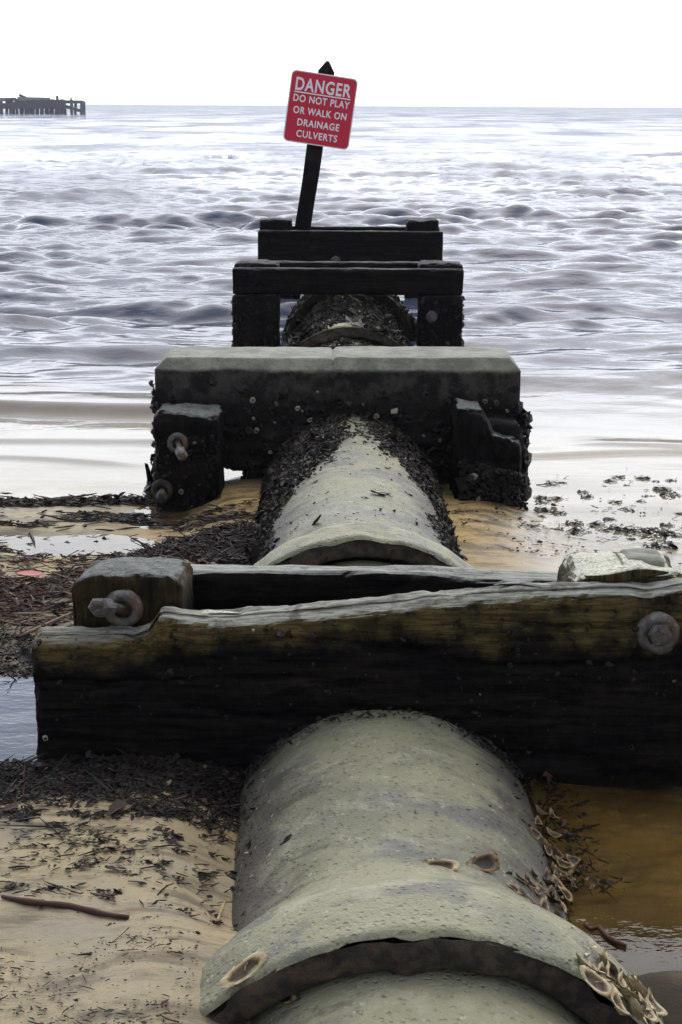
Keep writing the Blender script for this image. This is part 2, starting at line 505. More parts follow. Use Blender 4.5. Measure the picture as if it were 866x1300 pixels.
# ------------------------------------------------------------------ water
def water_mat(name, tint, murk_col, murk, ripple, ripple_scale, dist=0.01, rough=0.03, cap=1.0):
    m = M(name)
    m.t.nodes.remove(m.b)
    P = m.pos()
    tr = m.n('BsdfTransparent')
    m.put(tr.inputs[0], tint)
    df = m.n('BsdfDiffuse')
    m.put(df.inputs[0], murk_col(m) if callable(murk_col) else murk_col)
    body = m.n('MixShader')
    m.put(body.inputs[0], m.attr('murk') if murk is None else murk)
    m.l(tr.outputs[0], body.inputs[1])
    m.l(df.outputs[0], body.inputs[2])
    gl = m.n('BsdfGlossy')
    gl.inputs['Roughness'].default_value = rough
    h = m.op('ADD', m.noise(ripple_scale, 4, 0.6, m.map((0.45, 1, 1), co=P)), m.op('MULTIPLY', m.noise(ripple_scale * 3.7, 3, 0.6, m.map((0.6, 1, 1), co=P)), 0.3))
    if murk is None:
        h = m.op('MULTIPLY', h, m.op('ADD', 0.06, m.op('POWER', m.attr('murk'), 3.0)))
    b = m.bump(h, ripple, dist)
    fr = m.n('Fresnel')
    fr.inputs[0].default_value = 1.333
    m.l(b, fr.inputs['Normal'])
    m.l(b, gl.inputs['Normal'])
    mx = m.n('MixShader')
    m.l(m.op('MINIMUM', fr.outputs[0], cap(m) if callable(cap) else cap), mx.inputs[0])
    m.l(body.outputs[0], mx.inputs[1])
    m.l(gl.outputs[0], mx.inputs[2])
    m.l(mx.outputs[0], m.out.inputs[0])
    return m.m

def sea_col(m):
    P = m.pos()
    y = m.xyz(P)['Y']
    yy = m.op('ADD', y, m.op('MULTIPLY', m.op('SUBTRACT', m.noise(0.25, 3, 0.5, P), 0.5), 4))
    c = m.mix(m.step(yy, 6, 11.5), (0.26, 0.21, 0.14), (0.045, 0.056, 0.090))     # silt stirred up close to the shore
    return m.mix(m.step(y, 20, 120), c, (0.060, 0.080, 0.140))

HW = CAM_Z - SEA
rows = np.concatenate([np.linspace(5.2, 6.6, 30, endpoint=False), HW / np.tan(np.linspace(math.atan(HW / 6.6), 0.00055, 1250)), [2600, 4000]])
sc_ = axis_grid([(-1.6, -0.34, 60), (-0.34, 0.34, 620), (0.34, 1.6, 60)])
Yr = np.repeat(rows[:, None], len(sc_), 1)
Xr = Yr * sc_[None, :]
dyr = np.gradient(rows)[:, None]
Zw = np.zeros_like(Yr)
wr = np.random.default_rng(11)
grp = np.clip(0.85 + 0.9 * fbm(np.stack([Xr * 0.14, Yr * 0.30, Yr * 0], -1), 3, 40), 0.45, 1.25)
comps = []
for k in range(64):                     # fine crossing chop
    lam = 0.26 * (1.6 / 0.26) ** (k / 63.0) * wr.uniform(0.94, 1.06)
    comps.append((lam, wr.normal(0, R(34)), 0.060 * math.exp(-(math.log(lam / 0.60) / 0.65) ** 2), 0))
for k in range(40):                     # longer-crested seas running in to the beach
    lam = 0.9 * (4.2 / 0.9) ** (k / 39.0) * wr.uniform(0.94, 1.06)
    comps.append((lam, wr.normal(0, R(9)), 0.029 * math.exp(-(math.log(lam / 1.8) / 0.5) ** 2), 0))
for k in range(26):
    lam = 4.0 * (12.0 / 4.0) ** (k / 25.0)
    comps.append((lam, wr.normal(0, R(12)), 0.018, 1))
for lam, th, slope, far in comps:
    kx, ky = math.sin(th) * 2 * math.pi / lam, math.cos(th) * 2 * math.pi / lam
    amp = slope * lam / (2 * math.pi)
    fade = sstep(0.8, 1.8, lam / dyr)
    if far:
        fade = fade * sstep(35, 110, Yr)
    ph = kx * Xr + ky * Yr + wr.uniform(0, 6.28)
    Zw += amp * fade * (np.sin(ph) + 0.22 * np.cos(2 * ph))
shore = 0.035 + 0.965 * sstep(8.2, 13.5, Yr)
Zw *= shore * grp
# low spilling wave close to the beach on the left, thin wavelets on the right
yb = 9.25 + 0.10 * np.sin(Xr * 0.9) + 0.05 * np.sin(Xr * 2.3 + 1)
Zw += 0.075 * np.exp(-(((Yr - yb) / np.where(Yr < yb, 0.13, 0.5)) ** 2)) * sstep(-0.5, -1.1, Xr)
for (yc, am, w, a, b) in ((8.0, 0.016, 0.07, 0.6, 1.0), (8.25, 0.018, 0.08, 1.2, 1.6), (10.3, 0.04, 0.2, 0.5, 1.2), (7.85, 0.010, 0.08, -1.0, -1.4), (8.35, 0.014, 0.10, -0.6, -1.2), (11.2, 0.05, 0.25, -0.6, -1.4), (11.9, 0.05, 0.22, 0.3, 1.6)):
    yc2 = yc + 0.10 * np.sin(Xr * 1.1 + yc * 7) + 0.04 * np.sin(Xr * 3.3 + yc)
    Zw += am * np.exp(-(((Yr - yc2) / np.where(Yr < yc2, w, w * 2.5)) ** 2)) * sstep(a, b, Xr)
# short steep crests that come and go: thin dark lines along the swell
for k in range(300):
    yc = 1.0 / wr.uniform(1 / 150.0, 1 / 9.5)
    xc = yc * wr.uniform(-0.55, 0.55)
    ln_ = wr.uniform(0.5, 1.0) * (0.9 + 0.075 * yc)
    w = wr.uniform(0.05, 0.11) * (0.8 + 0.05 * yc)
    am = w * wr.uniform(0.24, 0.42) * sstep(8.5, 13, yc)
    th = wr.normal(0, 0.05)
    jr = np.nonzero((rows > yc - 12 * w - 0.3 * ln_) & (rows < yc + 12 * w + 0.3 * ln_))[0]
    if len(jr) == 0:
        continue
    sl = slice(jr[0], jr[-1] + 1)
    X_, Y_ = Xr[sl], Yr[sl]
    yl = yc + (X_ - xc) * th + w * 1.6 * np.sin((X_ - xc) / ln_ * 2.1 + k) + 0.5 * w * np.sin((X_ - xc) / ln_ * 6.3 + 2 * k)
    Zw[sl] += am * np.exp(-(((Y_ - yl) / np.where(Y_ < yl, w, w * 4.0)) ** 2)) * np.exp(-((X_ - xc) / ln_) ** 4)
Zw += SEA
v = np.stack([Xr, Yr, Zw], -1).reshape(-1, 3)
i = np.arange(v.shape[0]).reshape(Yr.shape)
f = np.stack([i[:-1, :-1], i[:-1, 1:], i[1:, 1:], i[1:, :-1]], -1).reshape(-1, 4)
dep = SEA - ground(Xr, Yr)
murk = np.clip(1 - np.exp(-np.maximum(dep, 0) / 0.14), 0, 1)
MSEA = water_mat('sea_water', (0.86, 0.80, 0.66), sea_col, None, 0.5, 3.2, 0.05, 0.05, lambda m: m.step(m.noise(1.0, 5, 0.65, m.map((0.10, 0.045, 1), co=m.pos())), 0.38, 0.62, 0.27, 0.54))   # unresolved chop keeps a real sea from mirroring fully at grazing angles
sea = mobj('sea_water', v, f, MSEA, attrs={'murk': murk.reshape(-1)})
tag(sea, 'choppy silvery grey sea reaching the horizon', None, None, 'structure')

def pool(name, x0, x1, y0, y1, z, mat, label):
    xs = np.linspace(x0, x1, 20)
    ys = np.linspace(y0, y1, 20)
    return tag(grid_mesh(name, xs, ys, lambda X, Y: np.full_like(X, z), mat), label, None, None, 'structure')
pool('pool_water', 0.15, 2.85, 0.2, 3.62, POOL_A, water_mat('amber_pool', (0.82, 0.73, 0.50), (0.075, 0.065, 0.04), 0.08, 0.35, 9, 0.006), 'shallow amber brown pool lying beside the pipe')
pool('pool_water', -2.2, -0.6, 3.35, 4.1, POOL_B, water_mat('blue_pool', (0.35, 0.36, 0.36), (0.02, 0.04, 0.09), 0.6, 0.5, 7, 0.012), 'small dark pool reflecting blue sky beside the front beam end')  # blue of the reflected sky is tinted into the murk colour
pool('pool_water', -2.4, -0.68, 5.78, 6.48, POOL_C, water_mat('pale_pool', (0.7, 0.66, 0.56), (0.3, 0.27, 0.2), 0.2, 0.03, 10, 0.003), 'pale film of water shining among the wrack on the left')

# ------------------------------------------------------------------ solid builders
def box_surface(nx, ny, nz):
    idx, v, f = {}, [], []
    def g(i, j, k):
        t = (i, j, k)
        if t not in idx:
            idx[t] = len(v)
            v.append((i / nx * 2 - 1, j / ny * 2 - 1, k / nz * 2 - 1))
        return idx[t]
    for i in range(nx):
        for j in range(ny):
            f.append((g(i, j, 0), g(i, j + 1, 0), g(i + 1, j + 1, 0), g(i + 1, j, 0)))
            f.append((g(i, j, nz), g(i + 1, j, nz), g(i + 1, j + 1, nz), g(i, j + 1, nz)))
    for i in range(nx):
        for k in range(nz):
            f.append((g(i, 0, k), g(i + 1, 0, k), g(i + 1, 0, k + 1), g(i, 0, k + 1)))
            f.append((g(i, ny, k), g(i, ny, k + 1), g(i + 1, ny, k + 1), g(i + 1, ny, k)))
    for j in range(ny):
        for k in range(nz):
            f.append((g(0, j, k), g(0, j, k + 1), g(0, j + 1, k + 1), g(0, j + 1, k)))
            f.append((g(nx, j, k), g(nx, j + 1, k), g(nx, j + 1, k + 1), g(nx, j, k + 1)))
    return np.array(v), f

def block(name, lo, hi, mat, parent, res=0.02, r=0.012, amp=0.006, freq=9, axis='x', grain=0.004, fn=None, seed=0, loc=None, wear=0.0):
    """a worn timber or cast block between corners lo and hi (world): rounded edges, grain ridges, knocks"""
    lo, hi = np.array(lo, float), np.array(hi, float)
    c, h = (lo + hi) / 2, (hi - lo) / 2
    n = [max(3, int(math.ceil(2 * a / res))) for a in h]
    u, f = box_surface(*n)
    # crowd samples to the edges
    rr = np.minimum(r / h, 0.3)
    p = u * h
    q = np.clip(p, -(h - r), h - r)
    d = p - q
    L = np.linalg.norm(d, axis=1, keepdims=True)
    nrm = d / np.maximum(L, 1e-9)
    p = q + nrm * r
    w = p + c
    st = {'x': (0.12, 1, 1), 'y': (1, 0.12, 1), 'z': (1, 1, 0.12)}[axis]
    wn = w * np.array(st)
    disp = amp * fbm(w * freq, 4, seed) + grain * fbm(wn * 55, 3, seed + 3)
    edge = (np.abs(d) > 1e-4).sum(1) >= 2
    disp = disp - wear * edge * np.clip(fbm(w * 14, 3, seed + 8) + 0.15, 0, 1)
    w = w + nrm * disp[:, None]
    if fn:
        w = fn(w, nrm, u)
    o_loc = np.array(parent.location) if parent else np.zeros(3)
    if parent and abs(parent.rotation_euler.z) > 1e-6:
        raise ValueError
    return mobj(name, w - o_loc, f, mat, parent, attrs={'topf': (u[:, 2] > 0.985) * 1.0})

def ring(n=16, r=1.0, y=0.0):
    a = np.linspace(0, 2 * math.pi, n, endpoint=False)
    return np.stack([np.cos(a) * r, np.full(n, y), np.sin(a) * r], -1)

def lathe_y(prof, n=24, closed_ends=True, jitter=0.0, seed=1):
    """profile of (radius, y) turned about the y axis"""
    rg = np.random.default_rng(seed)
    v = np.concatenate([ring(n, r, y) for r, y in prof])
    if jitter:
        v = v + rg.normal(0, jitter, v.shape)
    f = []
    for a in range(len(prof) - 1):
        for b in range(n):
            c = (b + 1) % n
            f.append((a * n + b, a * n + c, (a + 1) * n + c, (a + 1) * n + b))
    if closed_ends:
        f.append(tuple(range(n)))
        f.append(tuple(reversed(range((len(prof) - 1) * n, len(prof) * n))))
    return v, f

def bolt(parent, loc, rw=0.05, length=0.07, lean=(0.0, 0.0), sc=1.0, mats=(None,), ringed=False, seed=1, mat=None):
    """corroded bolt: washer flat on the timber, rod and hexagonal nut towards -y"""
    v, f = lathe_y([(rw * 0.45, -0.004), (rw * 0.5, -0.020), (rw * 0.8, -0.018), (rw, -0.010), (rw * 1.02, 0.0), (rw * 0.9, 0.012)], 20, True, 0.0016, seed)
    o_loc = np.array(parent.matrix_world.translation) if False else None
    b = mobj('bolt', *rod_nut(rw, length, lean, seed), mat or MI, parent, smooth=False, loc=loc)
    w = mobj('washer', v, f, mat or MI, b)
    return b

def rod_nut(rw, length, lean, seed):
    v, f = lathe_y([(rw * 0.28, 0.01), (rw * 0.28, -length * 0.5), (rw * 0.30, -length)], 10, True, 0.0008, seed)
    v[:, 0] += lean[0] * (-v[:, 1]) / length
    v[:, 2] += lean[1] * (-v[:, 1]) / length
    v2, f2 = lathe_y([(rw * 0.50, -length * 0.72), (rw * 0.55, -length * 0.75), (rw * 0.55, -length * 1.08), (rw * 0.38, -length * 1.16), (rw * 0.2, -length * 1.17)], 6, True, 0.0012, seed + 1)
    v2[:, 0] += lean[0] * (-v2[:, 1]) / length
    v2[:, 2] += lean[1] * (-v2[:, 1]) / length
    n = len(v)
    return np.concatenate([v, v2]), f + [tuple(x + n for x in q) for q in f2]

# ------------------------------------------------------------------ scattered small pieces (joined by templates)
def leaf_tpl():
    u = np.linspace(0, 1, 5)
    prof = np.array([0.12, 0.75, 1.0, 0.7, 0.05])
    v = []
    for a, w in zip(u, prof):
        for s in (-1, 0, 1):
            v.append((a - 0.5, s * 0.5 * w, 0.22 * abs(s) * w + 0.16 * (2 * a - 1) ** 2))
    f = []
    for a in range(4):
        for b in range(2):
            f.append((a * 3 + b, a * 3 + b + 1, a * 3 + b + 4, a * 3 + b + 3))
    return np.array(v), np.array(f)

def twig_tpl():
    v = []
    for a, r in ((0, 0.6), (0.35, 1.0), (0.7, 0.9), (1, 0.4)):
        for k in range(4):
            t = k * math.pi / 2 + 0.4
            v.append((a - 0.5, 0.5 * r * math.cos(t) + 0.5 * math.sin(a * 3), 0.5 * r * math.sin(t)))
    f = []
    for a in range(3):
        for k in range(4):
            f.append((a * 4 + k, a * 4 + (k + 1) % 4, a * 4 + 4 + (k + 1) % 4, a * 4 + 4 + k))
    return np.array(v), np.array(f)

def crumb_tpl():
    v = np.array([(0.5, 0, 0), (0, 0.5, 0.05), (-0.5, 0.06, 0), (0, -0.5, 0), (0.05, 0, 0.42), (0, 0, -0.3)])
    f = [(0, 1, 4), (1, 2, 4), (2, 3, 4), (3, 0, 4), (1, 0, 5), (2, 1, 5), (3, 2, 5), (0, 3, 5)]
    return v, np.array([(a, b, c, c) for a, b, c in f])

def barn_tpl():
    a = np.linspace(0, 2 * math.pi, 6, endpoint=False)
    c, s = np.cos(a), np.sin(a)
    v = np.concatenate([np.stack([c, s, 0 * a - 0.2], -1), np.stack([c * 0.55, s * 0.55, 0 * a + 0.75], -1), np.stack([c * 0.3, s * 0.3, 0 * a + 0.45], -1)]) * 0.5
    f = []
    for r_ in range(2):
        for k in range(6):
            f.append((r_ * 6 + k, r_ * 6 + (k + 1) % 6, r_ * 6 + 6 + (k + 1) % 6, r_ * 6 + 6 + k))
    return v, np.array(f)

TPL = {'leaf': leaf_tpl(), 'twig': twig_tpl(), 'crumb': crumb_tpl(), 'barn': barn_tpl()}

def frames_up(n, yaw, tilt=0.0, rg=rng):
    """rotation matrices: x along yaw, small random tilt"""
    cy, sy = np.cos(yaw), np.sin(yaw)
    ex = np.stack([cy, sy, rg.normal(0, tilt, n)], -1)
    ex /= np.linalg.norm(ex, axis=1, keepdims=True)
    up = np.stack([rg.normal(0, tilt * 1.5, n), rg.normal(0, tilt * 1.5, n), np.ones(n)], -1)
    ey = np.cross(up, ex)
    ey /= np.linalg.norm(ey, axis=1, keepdims=True)
    ez = np.cross(ex, ey)
    return np.stack([ex, ey, ez], -1)

def frames_n(nrm, along, rg=rng):
    """z along nrm, x near 'along'"""
    ez = nrm / np.linalg.norm(nrm, axis=1, keepdims=True)
    ex = along - (along * ez).sum(1, keepdims=True) * ez
    ex /= np.maximum(np.linalg.norm(ex, axis=1, keepdims=True), 1e-6)
    ey = np.cross(ez, ex)
    return np.stack([ex, ey, ez], -1)

JIT = np.random.default_rng(5)
JAMT = {'leaf': np.array([0.06, 0.13, 0.10]), 'twig': np.array([0.04, 0.10, 0.10]), 'crumb': np.array([0.14, 0.14, 0.12]), 'barn': np.array([0.05, 0.05, 0.06])}
def assemble(parts):
    """parts: list of (template, pos (n,3), rot (n,3,3), scale (n,3), tint (n,)) -> verts, faces, tint"""
    V, Fc, T, off = [], [], [], 0
    for tp, pos, rot, sc, tint in parts:
        if len(pos) == 0:
            continue
        tv, tf = TPL[tp]
        n = len(pos)
        tvn = tv[None] + JIT.normal(0, 1, (n, len(tv), 3)) * JAMT[tp]
        v = np.einsum('nij,nkj->nki', rot, tvn * sc[:, None, :]) + pos[:, None, :]
        Fc.append((tf[None] + (np.arange(n) * len(tv))[:, None, None] + off).reshape(-1, 4))
        V.append(v.reshape(-1, 3))
        T.append(np.repeat(tint, len(tv)))
        off += n * len(tv)
    return np.concatenate(V), np.concatenate(Fc), np.concatenate(T)

def quads_clean(f):
    return [tuple(q[:3]) if q[2] == q[3] else tuple(q) for q in f.tolist()]

def scatter_obj(name, parts, mat, parent=None, smooth=False):
    v, f, t = assemble(parts)
    if parent:
        v = v - np.array(parent.location)
    return mobj(name, v, quads_clean(f), mat, parent, smooth, attrs={'tint': t})

def mixed(P, size, tw=0.4, lf=0.4, yaw_sd=0.6, tilt=0.2, dark=0.0, lift=0.004, rg=rng, flat=1.0, tb=0.0):
    """wrack pieces of the three kinds at points P"""
    n = len(P)
    u = rg.random(n)
    out = []
    for kind, m_ in (('twig', u < tw), ('leaf', (u >= tw) & (u < tw + lf)), ('crumb', u >= tw + lf)):
        k = int(m_.sum())
        L = size * np.exp(rg.normal(0, 0.45, k))
        if kind == 'twig':
            L2 = L * np.where(rg.random(k) < 0.14, 2.3, 1.0)
            s = np.stack([L2 * 2.0, L * 0.13 + 0.0013, L * 0.13 + 0.0013], -1)
        elif kind == 'leaf':
            s = np.stack([L * 1.1, L * 0.5, L * 0.5 * flat], -1)
        else:
            s = np.stack([L * 0.8, L * 0.5, L * 0.5 * flat], -1)
        pos = P[m_].copy()
        pos[:, 2] += lift + s[:, 2] * 0.25
        tint = np.clip(tb + rg.beta(1.3, 2.2, k) * (1 - dark) + (rg.random(k) < 0.03) * 0.5, 0, 1)
        out.append((kind, pos, frames_up(k, rg.normal(0, yaw_sd, k) + (rg.random(k) < 0.5) * math.pi, tilt, rg), s, tint))
    return out

def px_points(n, x0, x1, y0, y1, z, dens=None, rg=rng):
    """random ground points inside a photograph rectangle (extended beyond the frame as asked)"""
    px, py = rg.uniform(x0, x1, n * 3), rg.uniform(y0, y1, n * 3)
    D = np.stack([(px - 433) / F, (650 - py) / F, -np.ones(len(px))], -1) @ CR.T
    P = np.array([0, 0, CAM_Z]) + D * ((z - CAM_Z) / D[:, 2])[:, None]
    if dens is not None:
        keep = rg.random(len(P)) < dens(P[:, 0], P[:, 1], px, py)
        P = P[keep]
    P = P[:n]
    P[:, 2] = ground(P[:, 0], P[:, 1])
    return P

# ------------------------------------------------------------------ culvert pipes
def hit_pipe(px, py, rad=PIPE_R):
    """where the photograph's line of sight meets the pipe run"""
    o, d = np.array([0, 0, CAM_Z]), ray(px, py)
    t = 1.0
    for _ in range(4000):
        p = o + d * t
        if math.hypot(p[0] - pipe_x(p[1]), p[2] - AXIS_Z) < rad or p[2] < -0.4:
            return p
        t += 0.002
    return p

def pipe_points(n, y0, y1, dens, rg=rng, rad=PIPE_R, amax=80):
    a = np.radians(rg.uniform(-amax, amax, n * 4))
    y = rg.uniform(y0, y1, n * 4)
    keep = rg.random(n * 4) < dens(np.degrees(a), y)
    a, y = a[keep][:n], y[keep][:n]
    P = np.stack([pipe_x(y) + rad * np.sin(a), y, AXIS_Z + rad * np.cos(a)], -1)
    ok = P[:, 2] > ground(P[:, 0], P[:, 1]) - 0.03
    a, P = a[ok], P[ok]
    N = np.stack([np.sin(a), np.zeros_like(a), np.cos(a)], -1)
    Tn = np.stack([np.cos(a) * np.sign(a), np.zeros_like(a), -np.abs(np.sin(a))], -1)
    return P, N, Tn

def growth(name, parent, P, N, Tn, size, rg=rng, stand=0.3, tb=0.0, mat=None):
    n = len(P)
    al = Tn + rg.normal(0, 0.75, (n, 3))
    nn = N + rg.normal(0, stand, (n, 3))
    rot = frames_n(nn, al, rg)
    L = size * np.exp(rg.normal(0, 0.5, n))
    leaf = rg.random(n) < 0.55
    tint = np.clip(rg.beta(1.4, 2.0, n) + tb, 0, 1)
    P = P + N * (0.3 * size * rg.random(n))[:, None]
    sc1 = np.stack([L * 1.3, L * 0.5, L * 0.6], -1)
    sc2 = np.stack([L * 0.6, L * 0.5, L * 0.5], -1)
    ob = scatter_obj(name, [('leaf', P[leaf], rot[leaf], sc1[leaf], tint[leaf]), ('crumb', P[~leaf], rot[~leaf], sc2[~leaf], tint[~leaf])], mat or MGROW, parent)
    return tag(ob, kind='stuff')

def revolve(prof, n, dx, L, amp, seed, chip=0.0):
    a = np.linspace(0, 2 * math.pi, n, endpoint=False)
    V, f = [], []
    for r, y in prof:
        V.append(np.stack([np.sin(a) * r, np.full(n, y), np.cos(a) * r], -1))
    V = np.concatenate(V)
    rad = np.repeat([p[0] for p in prof], n)
    dirv = np.stack([np.tile(np.sin(a), len(prof)), np.zeros(len(rad)), np.tile(np.cos(a), len(prof))], -1)
    q = V + np.array([seed * 3.1, 0, 0])
    disp = amp * fbm(q * 5, 4, seed) + amp * 0.35 * fbm(q * 32, 3, seed + 2)
    if chip:
        disp = disp - chip * np.clip(fbm(q * 11, 3, seed + 5) - 0.12, 0, 1) * 2
        V[:, 1] += chip * 1.2 * fbm(q * 9, 3, seed + 6)
    V = V + dirv * disp[:, None]
    V[:, 0] += dx * V[:, 1] / L
    for r in range(len(prof) - 1):
        for k in range(n):
            c = (k + 1) % n
            f.append((r * n + k, r * n + c, r * n + n + c, r * n + n + k))
    return V, f

PIPE_LABELS = ['nearest concrete pipe length running out under the bottom of the picture',
               'concrete pipe length with a wide bell end in front of the near timber trestle',
               'concrete pipe length with weedy dark flanks between near trestle and concrete cap',
               'barnacled pipe length just seaward of the concrete cap',
               'weed covered pipe length with pale bare crown under the middle trestle',
               'farthest pipe length running under the outer trestle into the sea']
pipes = []
for k in range(6):
    y0, y1 = PIPE_Y[k], PIPE_Y[k + 1]
    L = y1 - y0
    dx = PIPE_X[k + 1] - PIPE_X[k]
    e = empty('culvert_pipe', (PIPE_X[k], y0, AXIS_Z))
    tag(e, PIPE_LABELS[k], 'pipe', 'concrete culvert pipe lengths laid end to end')
    fine = k in (1, 2)
    na = 160 if fine else 72
    ny = 110 if fine else 30
    v, f = revolve([(PIPE_R + (0.014 if k == 0 else 0), y) for y in np.linspace(0.07, L + 0.045, ny)], na, dx, L, 0.006, 10 + k)
    mobj('barrel', v, f, MP, e)
    prof = [(PIPE_R + 0.002, 0.44), (PIPE_R + 0.010, 0.39), (PIPE_R + 0.028, 0.33), (PIPE_R + 0.055, 0.275), (PIPE_R + 0.080, 0.225), (BELL_R - 0.010, 0.185), (BELL_R - 0.002, 0.155)]
    prof += [(BELL_R + 0.002 * math.sin(j), y) for j, y in enumerate(np.linspace(0.13, 0.022, 7))] + [(BELL_R - 0.004, 0.008), (BELL_R - 0.014, 0.001)]
    v, f = revolve(prof, 200 if fine else 80, dx, L, 0.007, 30 + k, 0.010)
    mobj('bell', v, f, MP, e)
    prof = [(BELL_R - 0.013, 0.003), (BELL_R - 0.03, -0.002)] + [(r, -0.002) for r in np.linspace(BELL_R - 0.04, 0.492, 4)] + [(0.482, 0.006), (0.474, 0.03), (0.462, 0.06)]
    v, f = revolve(prof, 200 if fine else 80, dx, L, 0.008, 50 + k, 0.014)
    mobj('bell_rim', v, f, MR, e)
    pipes.append(e)

rg = np.random.default_rng(21)
def densB(a, y):
    nz = 20 * fbm(np.stack([y * 2.5, a * 0.05, a * 0], -1), 3, 77)
    near = sstep(5.7, 6.75, y)
    lim_l = 44 - 46 * near + nz
    lim_r = 47 - 44 * near + nz
    return np.where(a < 0, sstep(lim_l - 8, lim_l + 14, -a), sstep(lim_r - 8, lim_r + 12, a)) + 0.005
P, N, Tn = pipe_points(14000, 4.72, 7.18, densB, rg)
growth('weed_growth', pipes[2], P, N, Tn, 0.019, rg, 0.5)
P, N, Tn = pipe_points(420, 4.72, 7.0, lambda a, y: np.exp(-(a / 45) ** 2), rg, PIPE_R + 0.004, 50)
growth('weed_flecks', pipes[2], P, N, Tn, 0.0075, rg, 0.15)
for kk, n in ((3, 4200), (4, 6500), (5, 3000)):
    yb = PIPE_Y[kk]
    def densD(a, y, yb=yb, kk=kk):
        bare = np.exp(-((a + 4) / 26) ** 2) * np.exp(-((y - yb - 0.42) / 0.32) ** 2)
        return np.clip(1.0 - 1.6 * bare, 0.02, 1)
    P, N, Tn = pipe_points(n, yb + 0.25, yb + 2.4, densD, rg, PIPE_R, 85)
    growth('weed_growth', pipes[kk], P, N, Tn, 0.032, rg, 0.6)
    P, N, Tn = pipe_points(n // 2, yb - 0.01, yb + 0.24, lambda a, y, kk=kk: np.clip(1.0 - (1.3 * np.exp(-((a + 4) / 20) ** 2) if kk == 4 else 0), 0.02, 1), rg, BELL_R - 0.004, 85)
    growth('weed_growth', pipes[kk], P, N, Tn, 0.032, rg, 0.6)
# dirt and crumbs lodged along the near pipe where it meets sand and beam
P, N, Tn = pipe_points(900, 2.5, 3.5, lambda a, y: np.clip(sstep(36, 56, np.abs(a)) * (0.15 + 0.85 * sstep(2.9, 3.4, y)) + 0.006, 0, 1), rg, PIPE_R, 66)
growth('weed_growth', pipes[1], P, N, Tn, 0.009, rg, 0.3, 0.1)
P, N, Tn = pipe_points(420, 2.62, 3.25, lambda a, y: np.where(a < 0, np.exp(-((a + 50) / 9) ** 2) * (0.35 + 0.65 * (fbm(np.stack([a * 0.08, y * 6, a * 0], -1), 3, 55) > 0)), 0.02), rg, PIPE_R, 62)
growth('shell_crumbs', pipes[1], P, N, Tn, 0.0075, rg, 0.3, 0.3, MBARN)
P, N, Tn = pipe_points(1100, 3.39, 3.47, lambda a, y: 0.25 + 0.75 * sstep(20, 50, np.abs(a)), rg, PIPE_R + 0.006, 64)
growth('weed_growth', pipes[1], P, N, Tn, 0.009, rg, 0.3, 0.0)
P, N, Tn = pipe_points(70, 2.20, 2.249, lambda a, y: np.ones_like(a), rg, PIPE_R + 0.006, 60)
growth('weed_growth', pipes[0], P, N, Tn, 0.007, rg, 0.3, 0.1)

# ------------------------------------------------------------------ barnacles on a face
def barn(parent, P, N, size, rg, name='barnacles', pale=0.0):
    n = len(P)
    rot = frames_n(N + rg.normal(0, 0.25, (n, 3)), rg.normal(0, 1, (n, 3)), rg)
    L = size * np.exp(rg.normal(0, 0.45, n))
    s = np.stack([L, L * rg.uniform(0.7, 1.1, n), L * rg.uniform(0.5, 1.0, n)], -1)
    t = np.clip(rg.beta(1.6, 2.4, n) + (rg.random(n) < 0.03 + pale) * 0.6, 0, 1)
    k = rg.random(n) < (0.97 if name == 'oyster_shells' else 0.6)
    return tag(scatter_obj(name, [('barn', P[k], rot[k], s[k], t[k]), ('crumb', P[~k], rot[~k], s[~k] * 1.2, t[~k])], MBARN, parent), kind='stuff')

def face_pts(n, x0, x1, y, z0, z1, rg, dens=None):
    x, z = rg.uniform(x0, x1, n * 3), rg.uniform(z0, z1, n * 3)
    if dens is not None:
        k = rg.random(n * 3) < dens(x, z)
        x, z = x[k], z[k]
    x, z = x[:n], z[:n]
    return np.stack([x, np.full(len(x), y), z], -1), np.tile(np.array([[0, -1.0, 0]]), (len(x), 1))

def side_pts(n, x, y0, y1, z0, z1, sgn, rg):
    return np.stack([np.full(n, x), rg.uniform(y0, y1, n), rg.uniform(z0, z1, n)], -1), np.tile(np.array([[sgn, 0.0, 0]]), (n, 1))

